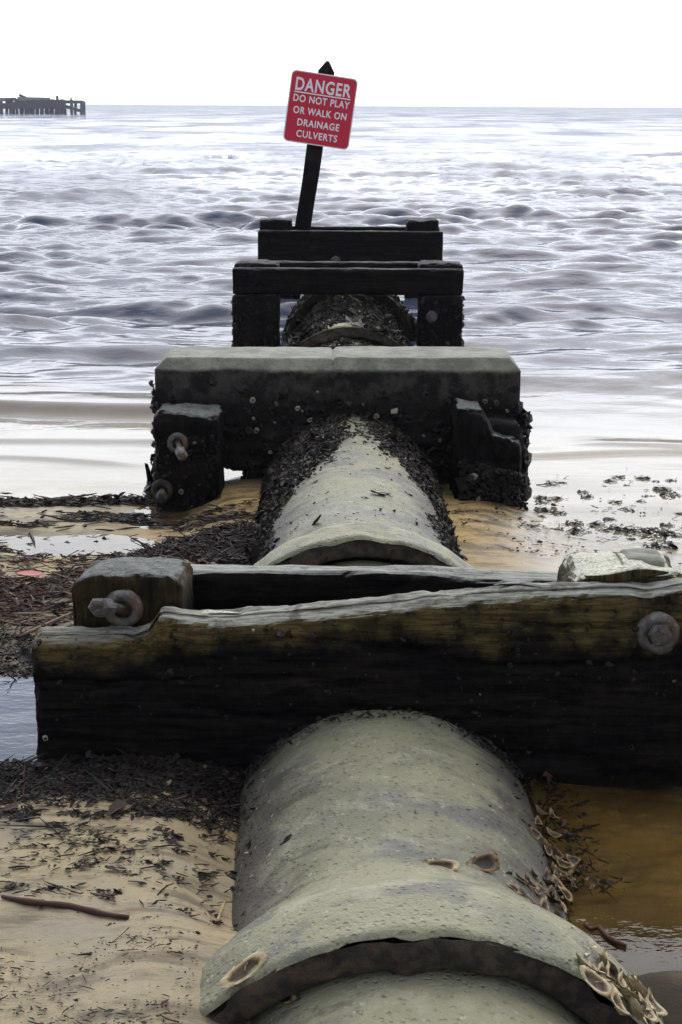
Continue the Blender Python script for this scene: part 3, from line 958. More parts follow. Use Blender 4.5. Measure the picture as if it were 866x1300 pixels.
# ------------------------------------------------------------------ near timber trestle
T1 = tag(empty('timber_trestle', (0.12, 3.6, 0.0)), 'near rotten timber trestle with olive algae, a split front beam and big rusty bolts', 'trestle', 'timber trestles carrying the pipe')
FX0, FX1, FY0, FY1 = -0.805, 1.06, 3.45, 3.555
def front_fn(w, nrm, u):
    x, zt = w[:, 0], (u[:, 2] + 1) / 2
    top = np.interp(x, [-0.81, -0.57, -0.545, -0.50, -0.47, -0.36, -0.28, -0.16, 0.03, 0.20, 0.34, 0.58, 0.74, 0.80, 0.88, 1.07],
                    [0.312, 0.318, 0.312, 0.330, 0.378, 0.368, 0.366, 0.378, 0.402, 0.420, 0.436, 0.450, 0.455, 0.446, 0.462, 0.460])
    top = top + 0.004 * fbm(np.stack([x * 13, w[:, 1] * 25, x * 0], -1), 3, 61) + 0.0025 * fbm(np.stack([x * 45, w[:, 1] * 70, x * 0], -1), 2, 62)
    # the top is worn lower and feathered to the front
    back = (u[:, 1] + 1) / 2
    top = top - 0.020 * (1 - back) ** 2 + 0.006 * fbm(np.stack([x * 4, w[:, 1] * 60, x * 0], -1), 2, 63)
    z0 = -0.10
    hz = 0.462 - z0
    s = np.clip((w[:, 2] - z0) / hz, 0, 1)
    w[:, 2] = np.where(s > 0, z0 + s * (top - z0), w[:, 2])
    # left end: a slab of the face has split away below the bolt
    pit = np.exp(-(((x + 0.525) / 0.05) ** 2)) * sstep(0.05, 0.30, w[:, 2]) * (u[:, 1] < 0)
    w[:, 1] += 0.035 * pit
    w[:, 1] += np.where(u[:, 1] < 0, 0.012 * sstep(-0.02, 0.42, w[:, 2]), 0)
    # long drying splits
    for zc_, x0_, x1_, d_ in ((0.30, -0.3, 0.25, 0.016), (0.20, -0.75, -0.1, 0.014), (0.255, 0.25, 0.9, 0.016), (0.11, -0.4, 0.6, 0.012), (0.36, 0.45, 0.8, 0.014)):
        zz_ = zc_ + 0.012 * np.sin(x * 9 + zc_ * 50) + 0.006 * vnoise(np.stack([x * 30, x * 0, x * 0], -1), 6)
        w[:, 1] += np.where(u[:, 1] < -0.9, d_ * np.exp(-((w[:, 2] - zz_) / 0.006) ** 2) * sstep(x0_ - 0.1, x0_ + 0.1, x) * sstep(x1_ + 0.1, x1_ - 0.1, x), 0)
    # hollows gnawed in the face
    w[:, 1] += np.where(u[:, 1] < -0.9, 0.030 * np.clip(fbm(np.stack([x * 5, w[:, 2] * 12, x * 0], -1), 4, 66) - 0.15, 0, 1), 0)
    return w
block('front_beam', (FX0, FY0, -0.10), (FX1, FY1, 0.462), MT_FRONT, T1, 0.0095, 0.012, 0.006, 8, 'x', 0.004, front_fn, 5, wear=0.02)
def postl_fn(w, nrm, u):
    top = sstep(0.3, 1.0, u[:, 2])
    w[:, 2] -= top * (0.035 * ((u[:, 1] + 1) / 2) + 0.025 * (np.abs(u[:, 0]) ** 4) + 0.012 * fbm(w * 10, 3, 71))
    crk = np.exp(-((np.mod(w[:, 0] * 12 + 0.25 * vnoise(w * 6, 4), 1) - 0.5) / 0.08) ** 2) * (u[:, 1] < -0.95)
    w[:, 1] += 0.014 * crk
    return w
PXL = ((92 - 433) * 3.79 / F, (234 - 433) * 3.79 / F)
block('post', (PXL[0], FY1 + 0.012, -0.6), (PXL[1], FY1 + 0.295, 0.455), MT_POST, T1, 0.014, 0.018, 0.008, 8, 'z', 0.004, postl_fn, 12, wear=0.03)
def postr_fn(w, nrm, u):
    top = sstep(0.3, 1.0, u[:, 2])
    lump = fbm(np.stack([w[:, 0] * 9, w[:, 1] * 7, w[:, 0] * 0], -1), 4, 75)
    w[:, 2] += top * (0.018 * lump - 0.018 * ((u[:, 1] + 1) / 2) - 0.02 * np.abs(u[:, 0]) ** 5)
    w[:, 0] += np.where(u[:, 0] < 0, 0.025 * top * (1 + 0.6 * lump), 0)
    return w
block('post', (0.595, FY1 + 0.012, -0.6), (0.930, FY1 + 0.30, 0.462), MT_POSTR, T1, 0.014, 0.02, 0.008, 8, 'z', 0.003, postr_fn, 15, wear=0.03)
def back_fn(w, nrm, u):
    t = sstep(0.2, 1, u[:, 2])
    w[:, 2] += t * (0.010 * fbm(np.stack([w[:, 0] * 5, w[:, 1] * 20, w[:, 0] * 0], -1), 3, 80) - 0.018 * sstep(-0.2, 0.6, w[:, 0]) + 0.012 * np.exp(-((w[:, 0] - 0.2) / 0.2) ** 2))
    return w
block('back_beam', (-0.665, FY1 + 0.305, -0.08), (1.06, FY1 + 0.40, 0.362), MT_X, T1, 0.018, 0.010, 0.005, 8, 'x', 0.003, back_fn, 18, wear=0.012)
# bits of splintered grain lying along the front beam's broken top
def splinter(parent, x0, x1, y, z, w_, h_, seed, name='splinter'):
    rg2 = np.random.default_rng(seed)
    def fn(w, nrm, u):
        k = 1 - 0.85 * np.abs(u[:, 0]) ** 1.5
        c = w.mean(0)
        w[:, 1] = c[1] + (w[:, 1] - c[1]) * k + 0.01 * np.sin(w[:, 0] * 30 + seed)
        w[:, 2] = c[2] + (w[:, 2] - c[2]) * k + 0.006 * np.sin(w[:, 0] * 17 + seed * 2)
        return w
    return block(name, (x0, y, z), (x1, y + w_, z + h_), MT_POSTR if seed % 2 else MT_X, parent, 0.012, 0.006, 0.003, 20, 'x', 0.004, fn, seed)
for q, (a, b, yy, zz) in enumerate(((-0.45, -0.26, FY0 + 0.060, 0.357), (0.40, 0.64, FY0 + 0.06, 0.434))):
    splinter(T1, a, b, yy, zz, 0.03, 0.014, 81 + q)
# broken tongue of wood leaning over the right post, with a mossy stub
splinter(T1, 0.64, 0.86, FY1 - 0.03, 0.452, 0.06, 0.035, 91, 'broken_tongue')
block('mossy_stub', (0.775, FY1 + 0.13, 0.44), (0.885, FY1 + 0.25, 0.466), MC, T1, 0.012, 0.02, 0.008, 14, 'x', 0.004, None, 92)

def bolt_on(parent, loc, **kw):
    w = np.array(loc) - np.array(parent.location)
    return bolt(parent, tuple(w), **kw)
pl = at_y(157, 772, FY1 + 0.004)
bolt_on(T1, pl, rw=0.052, length=0.085, lean=(-0.045, 0.032), seed=3)
pr = at_y(835, 803, FY0 + 0.012)
bolt_on(T1, pr, rw=0.056, length=0.030, lean=(0.0, 0.004), seed=5)
# hanging strings of weed at the joint of post and back beam
rg = np.random.default_rng(31)
P, N = face_pts(260, FX0, FX1, FY0 + 0.004, -0.02, 0.36, rg)
barn(T1, P, N, 0.009, rg, 'barnacles', 0.03)
P = np.stack([rg.uniform(FX0, 0.0, 420), rg.uniform(FY0 - 0.10, FY0 + 0.0, 420), np.zeros(420)], -1)

# ------------------------------------------------------------------ concrete cap with piles
C1 = tag(empty('pile_cap', (0.0, 7.2, -0.35)), 'pale chamfered concrete cap beam over the pipe, black and barnacled below, with bolted piles', 'pile cap')
CX0, CX1, CY0, CY1 = -0.955, 0.915, 7.16, 7.62
def cap_fn(w, nrm, u):
    seam = np.exp(-((w[:, 0] + 0.045) / 0.010) ** 2)
    w += -nrm * (0.014 * seam)[:, None] * (w[:, 2] > 0)[:, None]
    w[:, 2] += 0.006 * (w[:, 0] > -0.045) * sstep(0.3, 0.4, w[:, 2])
    low = sstep(0.20, -0.05, w[:, 2])
    w += nrm * (low * 0.030 * (fbm(w * 11, 4, 91) + 0.25))[:, None]
    return w
def chamfer_block(name, lo, hi, ch, mat, parent, **kw):
    """block whose top edges are cut at 45 degrees"""
    def fn(w, nrm, u):
        h = hi[2] - w[:, 2]
        for ax in (0, 1):
            for sgn, lim in ((-1, lo[ax]), (1, hi[ax])):
                d = (w[:, ax] - lim) * -sgn
                over = np.clip(ch - (d + h), 0, ch)
                w[:, 2] -= over * 0.5
                w[:, ax] -= sgn * over * 0.5
                h = hi[2] - w[:, 2]
        return cap_fn(w, nrm, u)
    return block(name, lo, hi, mat, parent, fn=fn, **kw)
chamfer_block('cap_beam', (CX0, CY0, -0.16), (CX1, CY1, 0.405), 0.055, MC, C1, res=0.014, r=0.006, amp=0.005, freq=7, grain=0.002, seed=25, wear=0.006)
def leg_fn(w, nrm, u):
    low = sstep(0.1, -0.3, w[:, 2])
    w += nrm * (0.05 * (fbm(w * 9, 4, 95) + 0.2) * (0.4 + low))[:, None]
    w[:, 0] += np.sign(w[:, 0]) * 0.05 * low
    return w
block('cap_leg', (CX0 + 0.012, CY0 - 0.03, -0.75), (CX0 + 0.33, CY1 - 0.05, -0.10), MC, C1, 0.02, 0.02, 0.01, 9, 'z', 0.004, leg_fn, 27)
block('cap_leg', (CX1 - 0.34, CY0 - 0.12, -0.75), (CX1 - 0.004, CY1 - 0.05, 0.12), MC, C1, 0.02, 0.03, 0.02, 9, 'z', 0.005, leg_fn, 28)
def pl2(w, nrm, u):
    w[:, 2] += sstep(0.4, 1, u[:, 2]) * (0.015 * fbm(w * 14, 3, 97) - 0.02 * (u[:, 0] + 1) / 2)
    return w
block('post', (-0.925, 6.84, -0.8), (-0.605, 7.135, 0.195), MT_Z, C1, 0.016, 0.016, 0.012, 9, 'z', 0.005, pl2, 31, wear=0.03)
def pr2(w, nrm, u):
    t = sstep(-0.2, 1, u[:, 2])
    rot = np.interp(w[:, 0], [0.56, 0.60, 0.690, 0.72, 0.76, 0.92], [0.0, 0.0, 0.012, 0.07, 0.15, 0.20])
    w[:, 2] -= t * rot * (1 + 0.35 * fbm(w * 14, 3, 99))
    w[:, 1] += np.where(u[:, 1] < 0, 0.05 * t * rot / 0.33 + 0.02 * fbm(w * 9, 3, 98), 0)
    return w
block('post', (0.565, 6.85, -0.8), (0.90, 7.12, 0.225), MT_Z, C1, 0.014, 0.014, 0.014, 9, 'z', 0.006, pr2, 34, wear=0.03)
bolt_on(C1, at_y(226, 562, 6.838), rw=0.052, length=0.12, lean=(0.03, -0.03), seed=7)
bolt_on(C1, at_y(206, 622, 6.838), rw=0.055, length=0.10, lean=(0.01, -0.01), seed=9, mat=MR)
rg = np.random.default_rng(41)
P, N = face_pts(1500, CX0, CX1, CY0 - 0.004, -0.16, 0.30, rg, lambda x, z: sstep(0.30, 0.02, z) * (0.35 + 0.65 * (fbm(np.stack([x * 4, z * 5, x * 0], -1), 3, 33) > -0.05)))
barn(C1, P, N, 0.018, rg)
P, N = face_pts(60, CX0, CX1, CY0 - 0.012, -0.10, 0.26, rg)
barn(C1, P, N, 0.026, rg, 'oyster_shells', 0.35)
P, N = face_pts(260, -0.925, -0.605, 6.832, -0.33, 0.08, rg)
barn(C1, P, N, 0.012, rg)
P, N = face_pts(600, 0.58, 0.93, 6.83, -0.33, 0.10, rg, lambda x, z: z < -0.02 - (x - 0.565) * 0.25)
barn(C1, P, N, 0.017, rg)
P, N = side_pts(260, CX0 - 0.002, 7.05, 7.45, -0.4, 0.30, -1, rg)
barn(C1, P, N, 0.026, rg)
P, N = side_pts(320, CX1 + 0.02, 6.95, 7.45, -0.4, 0.15, 1, rg)
barn(C1, P, N, 0.030, rg)
# a thorn of oyster shell sticking out low on the left pile
a = at_y(187, 600, 6.9)
v = np.array([(0, 0, -0.05), (0.03, 0, -0.04), (0.02, 0.02, -0.05), (-0.012, 0, 0.05), (0.004, 0.004, 0.045)]) + a - np.array(C1.location)
mobj('shell_spike', v, [(0, 1, 4, 3), (1, 2, 4), (2, 0, 3, 4), (0, 2, 1)], MT_DZ, C1)

# ------------------------------------------------------------------ two trestles standing in the water
def trestle(label, y, x0, x1, ztop, zbot, posts, ptop, seed):
    t = tag(empty('timber_trestle', ((x0 + x1) / 2, y + 0.25, -0.6)), label, 'trestle', 'timber trestles carrying the pipe')
    block('front_beam', (x0, y, zbot), (x1, y + 0.10, ztop), MT_DX, t, 0.022, 0.01, 0.006, 8, 'x', 0.003, None, seed, wear=0.015)
    for q, (a, b) in enumerate(posts):
        def fn(w, nrm, u, q=q):
            w[:, 2] += sstep(0.5, 1, u[:, 2]) * 0.015 * fbm(w * 9, 3, seed + q)
            return w
        block('post', (a, y + 0.105, -1.0), (b, y + 0.395, ptop), MT_DZ, t, 0.022, 0.02, 0.010, 8, 'z', 0.004, fn, seed + 3 + q, wear=0.03)
    block('back_beam', (x0 + 0.01, y + 0.40, zbot + 0.005), (x1 - 0.01, y + 0.50, ztop + 0.01), MT_DX, t, 0.025, 0.01, 0.006, 8, 'x', 0.003, None, seed + 6, wear=0.015)
    return t
def px2x(px, y, z):
    for _ in range(2):
        depth = y * math.cos(R(PITCH)) + (CAM_Z - z) * math.sin(R(PITCH))
    return (px - 433) * depth / F
y3 = 11.36
T3 = trestle('middle black timber trestle standing behind the concrete cap with weedy pipe showing beneath its beam', y3, px2x(293, y3, .4), px2x(587.5, y3, .4), 0.405, 0.20,
             ((px2x(295, y3, .4), px2x(351, y3, .4)), (px2x(532, y3, .4), px2x(587, y3, .4))), 0.435, 101)
y4 = 14.30
T4 = trestle('outermost black timber trestle with square post tops, below the red sign', y4, px2x(325, y4, .4), px2x(561, y4, .4), 0.455, 0.11,
             ((px2x(327, y4, .4), px2x(367.5, y4, .4)), (px2x(514.5, y4, .4), px2x(556, y4, .4))), 0.555, 121)
# posts of the middle trestle also carry lower cheeks in line with the beam face
for (a, b, s) in ((294, 350, 140), (531, 586, 143)):
    block('post_cheek', (px2x(a, y3, .0), y3 + 0.006, -0.9), (px2x(b, y3, .0), y3 + 0.102, 0.197), MT_DZ, T3, 0.022, 0.015, 0.012, 9, 'z', 0.004, None, s, wear=0.02)
rg = np.random.default_rng(51)
for (a, b) in ((294, 350), (531, 586)):
    xa, xb = px2x(a, y3, 0), px2x(b, y3, 0)
    P, N = face_pts(200, xa, xb, y3, -0.4, 0.15, rg)
    barn(T3, P, N, 0.018, rg)
    P, N = side_pts(70, xa if a < 400 else xb, y3 + 0.02, y3 + 0.35, -0.4, 0.16, -1 if a < 400 else 1, rg)
    barn(T3, P, N, 0.030, rg)
bolt_on(T4, at_y(426, 331, y4 - 0.002), rw=0.045, length=0.04, seed=14)
bolt_on(T3, at_y(548, 402, y3 - 0.002), rw=0.045, length=0.04, seed=15)

# ------------------------------------------------------------------ leaning danger sign
SY = 14.58
base = np.array([px2x(382.5, SY, .45), SY, 0.45])
tip = at_y(416.5, 76, SY)
lean = math.atan2(tip[0] - base[0], tip[2] - base[2])
foot = base - (tip - base) / (tip[2] - base[2]) * 1.25
SG = tag(empty('danger_sign', foot), 'red danger sign with white capitals on a leaning pointed black post', 'sign')
SG.rotation_euler = (0, lean, 0)
ln = float(np.linalg.norm(tip - foot))
MPOST = timber_mat('sign_post_timber', 'z', 0, 0)
def flat_mat(name, col, rough=0.5, grime=0.25):
    m = M(name)
    c = m.mix(m.step(m.noise(9, 5, 0.7), 0.5, 0.75, 0, grime), col, tuple(x * 0.55 for x in col))
    return m.fin(c, rough, m.bump(m.noise(14, 3), 0.08, 0.01), 0.4)
MRED = flat_mat('sign_red', (0.56, 0.013, 0.05), 0.45, 0.2)
MWHITE = flat_mat('sign_white', (0.84, 0.80, 0.82), 0.5, 0.1)
def post_mesh(w, d, L, pt):
    h = w / 2
    e = d / 2
    zs = np.linspace(0, L - pt, 24)
    v, f = [], []
    for z in zs:
        for sx, sy in ((-1, -1), (1, -1), (1, 1), (-1, 1)):
            v.append((sx * (h + 0.003 * math.sin(z * 7 + sx)), sy * e, z))
    for k in range(len(zs) - 1):
        for q in range(4):
            f.append((k * 4 + q, k * 4 + (q + 1) % 4, k * 4 + 4 + (q + 1) % 4, k * 4 + 4 + q))
    n = len(v)
    v += [(-h * 0.18, -e * 0.2, L - 0.012), (h * 0.18, -e * 0.2, L - 0.012), (h * 0.18, e * 0.2, L - 0.012), (-h * 0.18, e * 0.2, L - 0.012)]
    b = n - 4
    f += [(b + q, b + (q + 1) % 4, n + (q + 1) % 4, n + q) for q in range(4)] + [(n, n + 1, n + 2, n + 3), (3, 2, 1, 0)]
    return np.array(v, float), f
v, f = post_mesh(0.158, 0.14, ln, 0.11)
mobj('post', v, f, MPOST, SG, smooth=False)
SW_, SH_ = 0.655, 0.680
ctr = at_y(406, 139.5, SY - 0.10)
axv = (tip - foot) / ln
up_s = float(np.dot(ctr - foot, axv))
def rrect(w, h, r, n=6):
    pts = []
    for cx, cy, a0 in ((w / 2 - r, h / 2 - r, 0), (-w / 2 + r, h / 2 - r, 90), (-w / 2 + r, -h / 2 + r, 180), (w / 2 - r, -h / 2 + r, 270)):
        for k in range(n + 1):
            a = R(a0 + 90 * k / n)
            pts.append((cx + r * math.cos(a), cy + r * math.sin(a)))
    return pts
def plate(name, w, h, r, y0, y1, mat, parent):
    p = rrect(w, h, r)
    n = len(p)
    v = [(a, y0, b) for a, b in p] + [(a, y1, b) for a, b in p]
    f = [tuple(range(n)), tuple(reversed(range(n, 2 * n)))] + [(k, n + k, n + (k + 1) % n, (k + 1) % n) for k in range(n)]
    return mobj(name, v, f, mat, parent, smooth=False)
pan = empty('sign_panel', (0.0, -0.07, up_s))
pan.parent = SG
pan.rotation_euler = (0, R(8.1) - lean, 0)
plate('border', SW_, SH_, 0.05, -0.030, -0.012, MWHITE, pan)
plate('red_plate', SW_ - 0.022, SH_ - 0.022, 0.042, -0.0335, -0.0305, MRED, pan)
def text(body, z, size, width, x=0.0, bold=0.0):
    cu = bpy.data.curves.new('lettering', 'FONT')
    cu.body = body
    cu.size = size
    cu.align_x = 'CENTER'
    cu.align_y = 'CENTER'
    cu.offset = bold
    cu.extrude = 0.0012
    cu.space_character = 1.12
    to = bpy.data.objects.new('lettering', cu)
    COL.objects.link(to)
    bpy.context.view_layer.update()
    dg = bpy.context.evaluated_depsgraph_get()
    me = bpy.data.meshes.new_from_object(to.evaluated_get(dg))
    bpy.data.objects.remove(to)
    me.name = 'lettering'
    me.materials.clear()
    me.materials.append(MWHITE)
    co = np.empty(3 * len(me.vertices), dtype=np.float32)
    me.vertices.foreach_get('co', co)
    co = co.reshape(-1, 3)
    wd = co[:, 0].max() - co[:, 0].min()
    mid = (co[:, 0].max() + co[:, 0].min()) / 2
    midy = (co[:, 1].max() + co[:, 1].min()) / 2
    co[:, 0] = (co[:, 0] - mid) * width / wd
    co[:, 1] -= midy
    me.vertices.foreach_set('co', co.reshape(-1))
    me.update()
    o = share('lettering', me, pan, (x, -0.0352, z), (R(90), 0, 0))
    return o
text('DANGER', 0.215, 0.168, 0.545, 0.0, 0.004)
text('DO NOT PLAY', 0.082, 0.092, 0.555, 0.0, 0.002)
text('OR WALK ON', -0.030, 0.092, 0.525, 0.0, 0.002)
text('DRAINAGE', -0.142, 0.092, 0.415, 0.0, 0.002)
text('CULVERTS', -0.250, 0.092, 0.405, 0.0, 0.002)
plate('underline', 0.555, 0.011, 0.004, -0.0365, -0.0338, MWHITE, pan).location = (0, 0, 0.138)

# ------------------------------------------------------------------ ruined pier far out
PY = 300.0
MPIER = flat_mat('pier_timber', (0.050, 0.050, 0.060), 0.7, 0.4)
MDECK = flat_mat('pier_deck', (0.20, 0.20, 0.20), 0.7, 0.4)
def pz(px, py):
    return at_y(px, py, PY)
e = pz(60, 146)
PR = tag(empty('ruined_pier', (e[0], PY, SEA)), 'far off broken pier of dark piles on the horizon at the left', 'pier')
def beam3(name, a, b, w, mat, parent):
    a, b = Vector(a), Vector(b)
    d = (b - a).normalized()
    s = d.cross(Vector((0, 1, 0)))
    if s.length < 1e-3:
        s = Vector((1, 0, 0))
    s.normalize()
    t = d.cross(s)
    v = []
    for p in (a, b):
        for q, r_ in ((-1, -1), (1, -1), (1, 1), (-1, 1)):
            v.append(p + s * (q * w / 2) + t * (r_ * w / 2) - Vector(parent.location))
    f = [(0, 1, 2, 3), (7, 6, 5, 4)] + [(k, (k + 1) % 4, 4 + (k + 1) % 4, 4 + k) for k in range(4)]
    return mobj(name, [tuple(x) for x in v], f, mat, parent, smooth=False)
rg = np.random.default_rng(61)
for px in list(range(-74, 0, 8)) + [8, 13, 22, 28, 36, 42, 48, 54, 61, 67, 74, 79, 91, 103.5]:
    for dep in (0, 3.2):
        a = pz(px + rg.normal(0, 0.4), 146)
        top = pz(px + rg.normal(0, 0.8), (127 if px > 80 else 126) + rg.uniform(-1, 4))
        beam3('pile', (a[0], PY + dep, SEA - 1.5), (top[0], PY + dep, top[2]), 0.52, MPIER, PR)
for (x0, x1, yt, hh) in ((-76, 62, 134.5, 1.1), (62, 83, 134.5, 1.2), (20, 40, 130.5, 0.9), (44, 62, 130, 0.8), (62, 80, 131, 1.4)):
    a, b = pz(x0, yt), pz(x1, yt)
    beam3('cross_beam', (a[0], PY - 0.4, a[2]), (b[0], PY - 0.4, b[2]), hh, MPIER, PR)
for (x0, y0_, x1, y1_, hh, mt) in ((-76, 128, 20, 126, 0.7, MDECK), (22, 125.5, 63, 126.5, 0.8, MDECK), (63, 129, 105.5, 129.5, 0.6, MPIER), (24, 120.5, 36, 126, 0.5, MPIER), (82, 135, 103, 141, 0.6, MPIER), (72, 121.5, 73, 130, 0.45, MPIER), (89.5, 124, 90.5, 130, 0.3, MPIER), (8, 128, 20, 134, 0.6, MPIER), (46, 124, 49, 133, 0.7, MPIER)):
    a, b = pz(x0, y0_), pz(x1, y1_)
    beam3('deck_plank' if mt is MDECK else 'broken_timber', (a[0], PY + 0.4, a[2]), (b[0], PY + 0.4, b[2]), hh, mt, PR)

# ------------------------------------------------------------------ wrack: mats of weed and twigs (stuff)
rg = np.random.default_rng(71)
def mat_obj(name, label, sets):
    parts = []
    for P, kw in sets:
        parts += mixed(P, rg=rg, **kw)
    return tag(scatter_obj(name, parts, MWEED), label, None, None, 'stuff')
def streak(x, y, seed, fx=2.5, fy=9):
    return fbm(np.stack([x * fx, y * fy, x * 0], -1), 4, seed)
nopipe = lambda x, y, m_=0.36: np.abs(x - pipe_x(y)) > m_
# under and before the front beam
P1 = px_points(12500, -760, 345, 955, 1050, 0.0, lambda x, y, px, py: np.clip(sstep(1046, 990, py + 34 * streak(x, y, 3, 5, 16)) * nopipe(x, y, 0.31) * (y < 3.46) * sstep(-760, -100, px + 150 * streak(x, y, 31, 1.5, 1.5)), 0, 1), rg)
# along the far side of the beam on the left
P2 = px_points(15000, -900, 330, 690, 815, -0.17, lambda x, y, px, py: np.clip(0.12 + 0.9 * (streak(x, y, 5, 2.2, 7) > -0.08) * sstep(690, 735, py) * sstep(812, 772, py + 22 * streak(x, y, 33, 2, 5)) * nopipe(x, y, 0.36) * sstep(-900, -150, px + 150 * streak(x, y, 32, 1.5, 1.5)), 0, 1), rg)
P3 = px_points(9000, -800, 330, 785, 885, -0.10, lambda x, y, px, py: sstep(895, 868, py + 16 * streak(x, y, 8, 5, 9)) * sstep(786, 806, py + 12 * streak(x, y, 34, 3, 5)) * nopipe(x, y, 0.38) * sstep(-800, -100, px + 150 * streak(x, y, 35, 1.5, 1.5)), rg)
P4 = px_points(5200, 175, 345, 655, 730, -0.2, lambda x, y, px, py: np.clip(sstep(676, 700, py + 12 * streak(x, y, 11, 6, 9) + (px - 190) * 0.06), 0, 1) * nopipe(x, y, 0.30), rg)
mat_obj('wrack_mat', 'dark mat of weed and broken reeds strewn along the foot of the front beam and behind it', [
    (P1, dict(size=0.012, tw=0.5, lf=0.2, dark=0.5, yaw_sd=0.9, tilt=0.35)),  # wet weed tinted near black, the beam's shade included in the colour
    (P2, dict(size=0.021, tw=0.62, lf=0.2, dark=0.0, tb=0.24, yaw_sd=0.5, tilt=0.22)),
    (P3, dict(size=0.015, tw=0.25, lf=0.25, dark=0.3, yaw_sd=0.8, tilt=0.5)),
    (P4, dict(size=0.020, tw=0.65, lf=0.15, dark=0.25, yaw_sd=0.8, tilt=0.3))])
P5 = px_points(5200, -900, 196, 625, 648, -0.28, lambda x, y, px, py: np.clip(np.exp(-((py - 634 + np.maximum(px, -150) * 0.018 + 3 * streak(x, y, 15, 2, 2)) / 4.0) ** 2), 0, 1), rg)
P6 = px_points(5200, -900, 330, 640, 705, -0.24, lambda x, y, px, py: np.clip(0.06 + 1.0 * (streak(x, y, 17, 1.8, 9) > 0.10) * (1 - 0.85 * ell(x, y, -1.16, 6.12, 0.42, 0.2, 0.4)), 0, 1), rg)
for Q in (P2, P4, P5, P6):
    Q[:, 2] = np.maximum(Q[:, 2], np.where(Q[:, 1] > 5.7, SEA + 0.002, -9))
mat_obj('wrack_line', 'strand line of dark weed and twigs along the water edge at the left', [
    (P5, dict(size=0.025, tw=0.5, lf=0.2, dark=0.35, yaw_sd=0.3, tilt=0.15)),
    (P6, dict(size=0.024, tw=0.55, lf=0.2, dark=0.3, yaw_sd=0.35, tilt=0.15))])
P7 = px_points(4300, -700, 330, 1015, 1190, 0.0, lambda x, y, px, py: np.clip((0.10 + 0.75 * sstep(0.05, 0.35, streak(x, y, 19, 3.2, 15))) * sstep(1195, 1090, py) * (0.5 + 0.5 * sstep(60, 220, px)) * nopipe(x, y, 0.33), 0, 1), rg)
P8 = px_points(1900, -700, 300, 1185, 1330, 0.02, lambda x, y, px, py: (0.15 + (streak(x, y, 23, 5, 9) > 0.12)) * nopipe(x, y, 0.42), rg)
mat_obj('sand_litter', 'fine dark weed crumbs strewn in streaks on the pale sand left of the pipe', [
    (P7, dict(size=0.011, tw=0.35, lf=0.3, dark=0.15, yaw_sd=0.5, tilt=0.2, flat=0.6)),
    (P8, dict(size=0.006, tw=0.2, lf=0.2, dark=0.1, yaw_sd=0.6, tilt=0.2, flat=0.6))])
P9 = px_points(1250, 575, 1500, 590, 725, -0.29, lambda x, y, px, py: np.clip(0.12 + (streak(x, y, 27, 2.2, 7) > 0.08) * sstep(600, 650, py), 0, 1) * nopipe(x, y, 0.42), rg)
P9[:, 2] = np.maximum(P9[:, 2], SEA)
mat_obj('flat_litter', 'specks of dark weed scattered on the wet flat right of the concrete cap', [(P9, dict(size=0.012, tw=0.25, lf=0.3, dark=0.4, yaw_sd=0.4, tilt=0.15))])
P10 = px_points(260, 655, 800, 985, 1130, POOL_A, lambda x, y, px, py: np.clip(np.exp(-(((x - pipe_x(y)) - 0.44) / 0.05) ** 2) + 0.02, 0, 1), rg)
P10[:, 2] = np.maximum(P10[:, 2], POOL_A - 0.01)
mat_obj('pool_litter', 'dark rotting weed along the pool edge on the right side of the near pipe', [(P10, dict(size=0.016, tw=0.3, lf=0.4, dark=0.1, yaw_sd=1.2, tilt=0.4))])

# ------------------------------------------------------------------ single scraps, clumps, husks, sticks
def clump_mesh(n, lx, ly, lz, seed, size):
    r = np.random.default_rng(seed)
    P = np.clip(r.normal(0, 1, (n, 3)), -1.5, 1.5) * np.array([lx * 0.31, ly * 0.31, lz * 0.4])
    P[:, 2] = np.abs(P[:, 2]) * (1 - 0.5 * np.abs(P[:, 0]) / lx)
    parts = mixed(P, size, 0.3, 0.35, 0.5, 0.35, 0.45, 0.0, r)
    v, f, t = assemble(parts)
    me = bpy.data.meshes.new('weed_clump')
    me.from_pydata(v.tolist(), [], quads_clean(f))
    at = me.attributes.new('tint', 'FLOAT', 'POINT')
    at.data.foreach_set('value', t.astype(np.float32))
    me.materials.append(MWEED)
    return me
CL = [clump_mesh(90, 1.0, 0.6, 0.50, 200 + k, 0.15) for k in range(5)]
LL = [clump_mesh(70, 1.0, 0.34, 0.14, 220 + k, 0.11) for k in range(4)]
zc = [(230, 205, 60), (285, 200, 35), (385, 245, 40), (405, 268, 60), (520, 195, 55), (560, 175, 50), (675, 180, 55), (735, 193, 30), (810, 190, 50), (490, 215, 22),
      (595, 212, 28), (770, 235, 70), (810, 262, 80), (690, 265, 40), (670, 293, 45), (545, 297, 60), (625, 312, 30), (605, 335, 45), (175, 272, 60), (245, 278, 60), (185, 292, 60),
      (190, 335, 70), (270, 348, 60), (345, 400, 80), (455, 408, 70), (485, 432, 50), (560, 430, 90), (640, 440, 90), (735, 446, 100), (785, 440, 60), (840, 455, 55), (510, 378, 55),
      (795, 408, 55), (260, 430, 60), (360, 438, 80), (385, 477, 35), (620, 473, 38), (755, 517, 120), (810, 543, 40), (650, 520, 28), (325, 517, 45), (245, 545, 55),
      (420, 600, 55), (570, 582, 45), (630, 585, 45), (835, 583, 38), (855, 350, 42), (50, 420, 45), (30, 473, 40), (200, 467, 30), (375, 540, 30), (180, 365, 40), (725, 265, 25)]
r = np.random.default_rng(81)
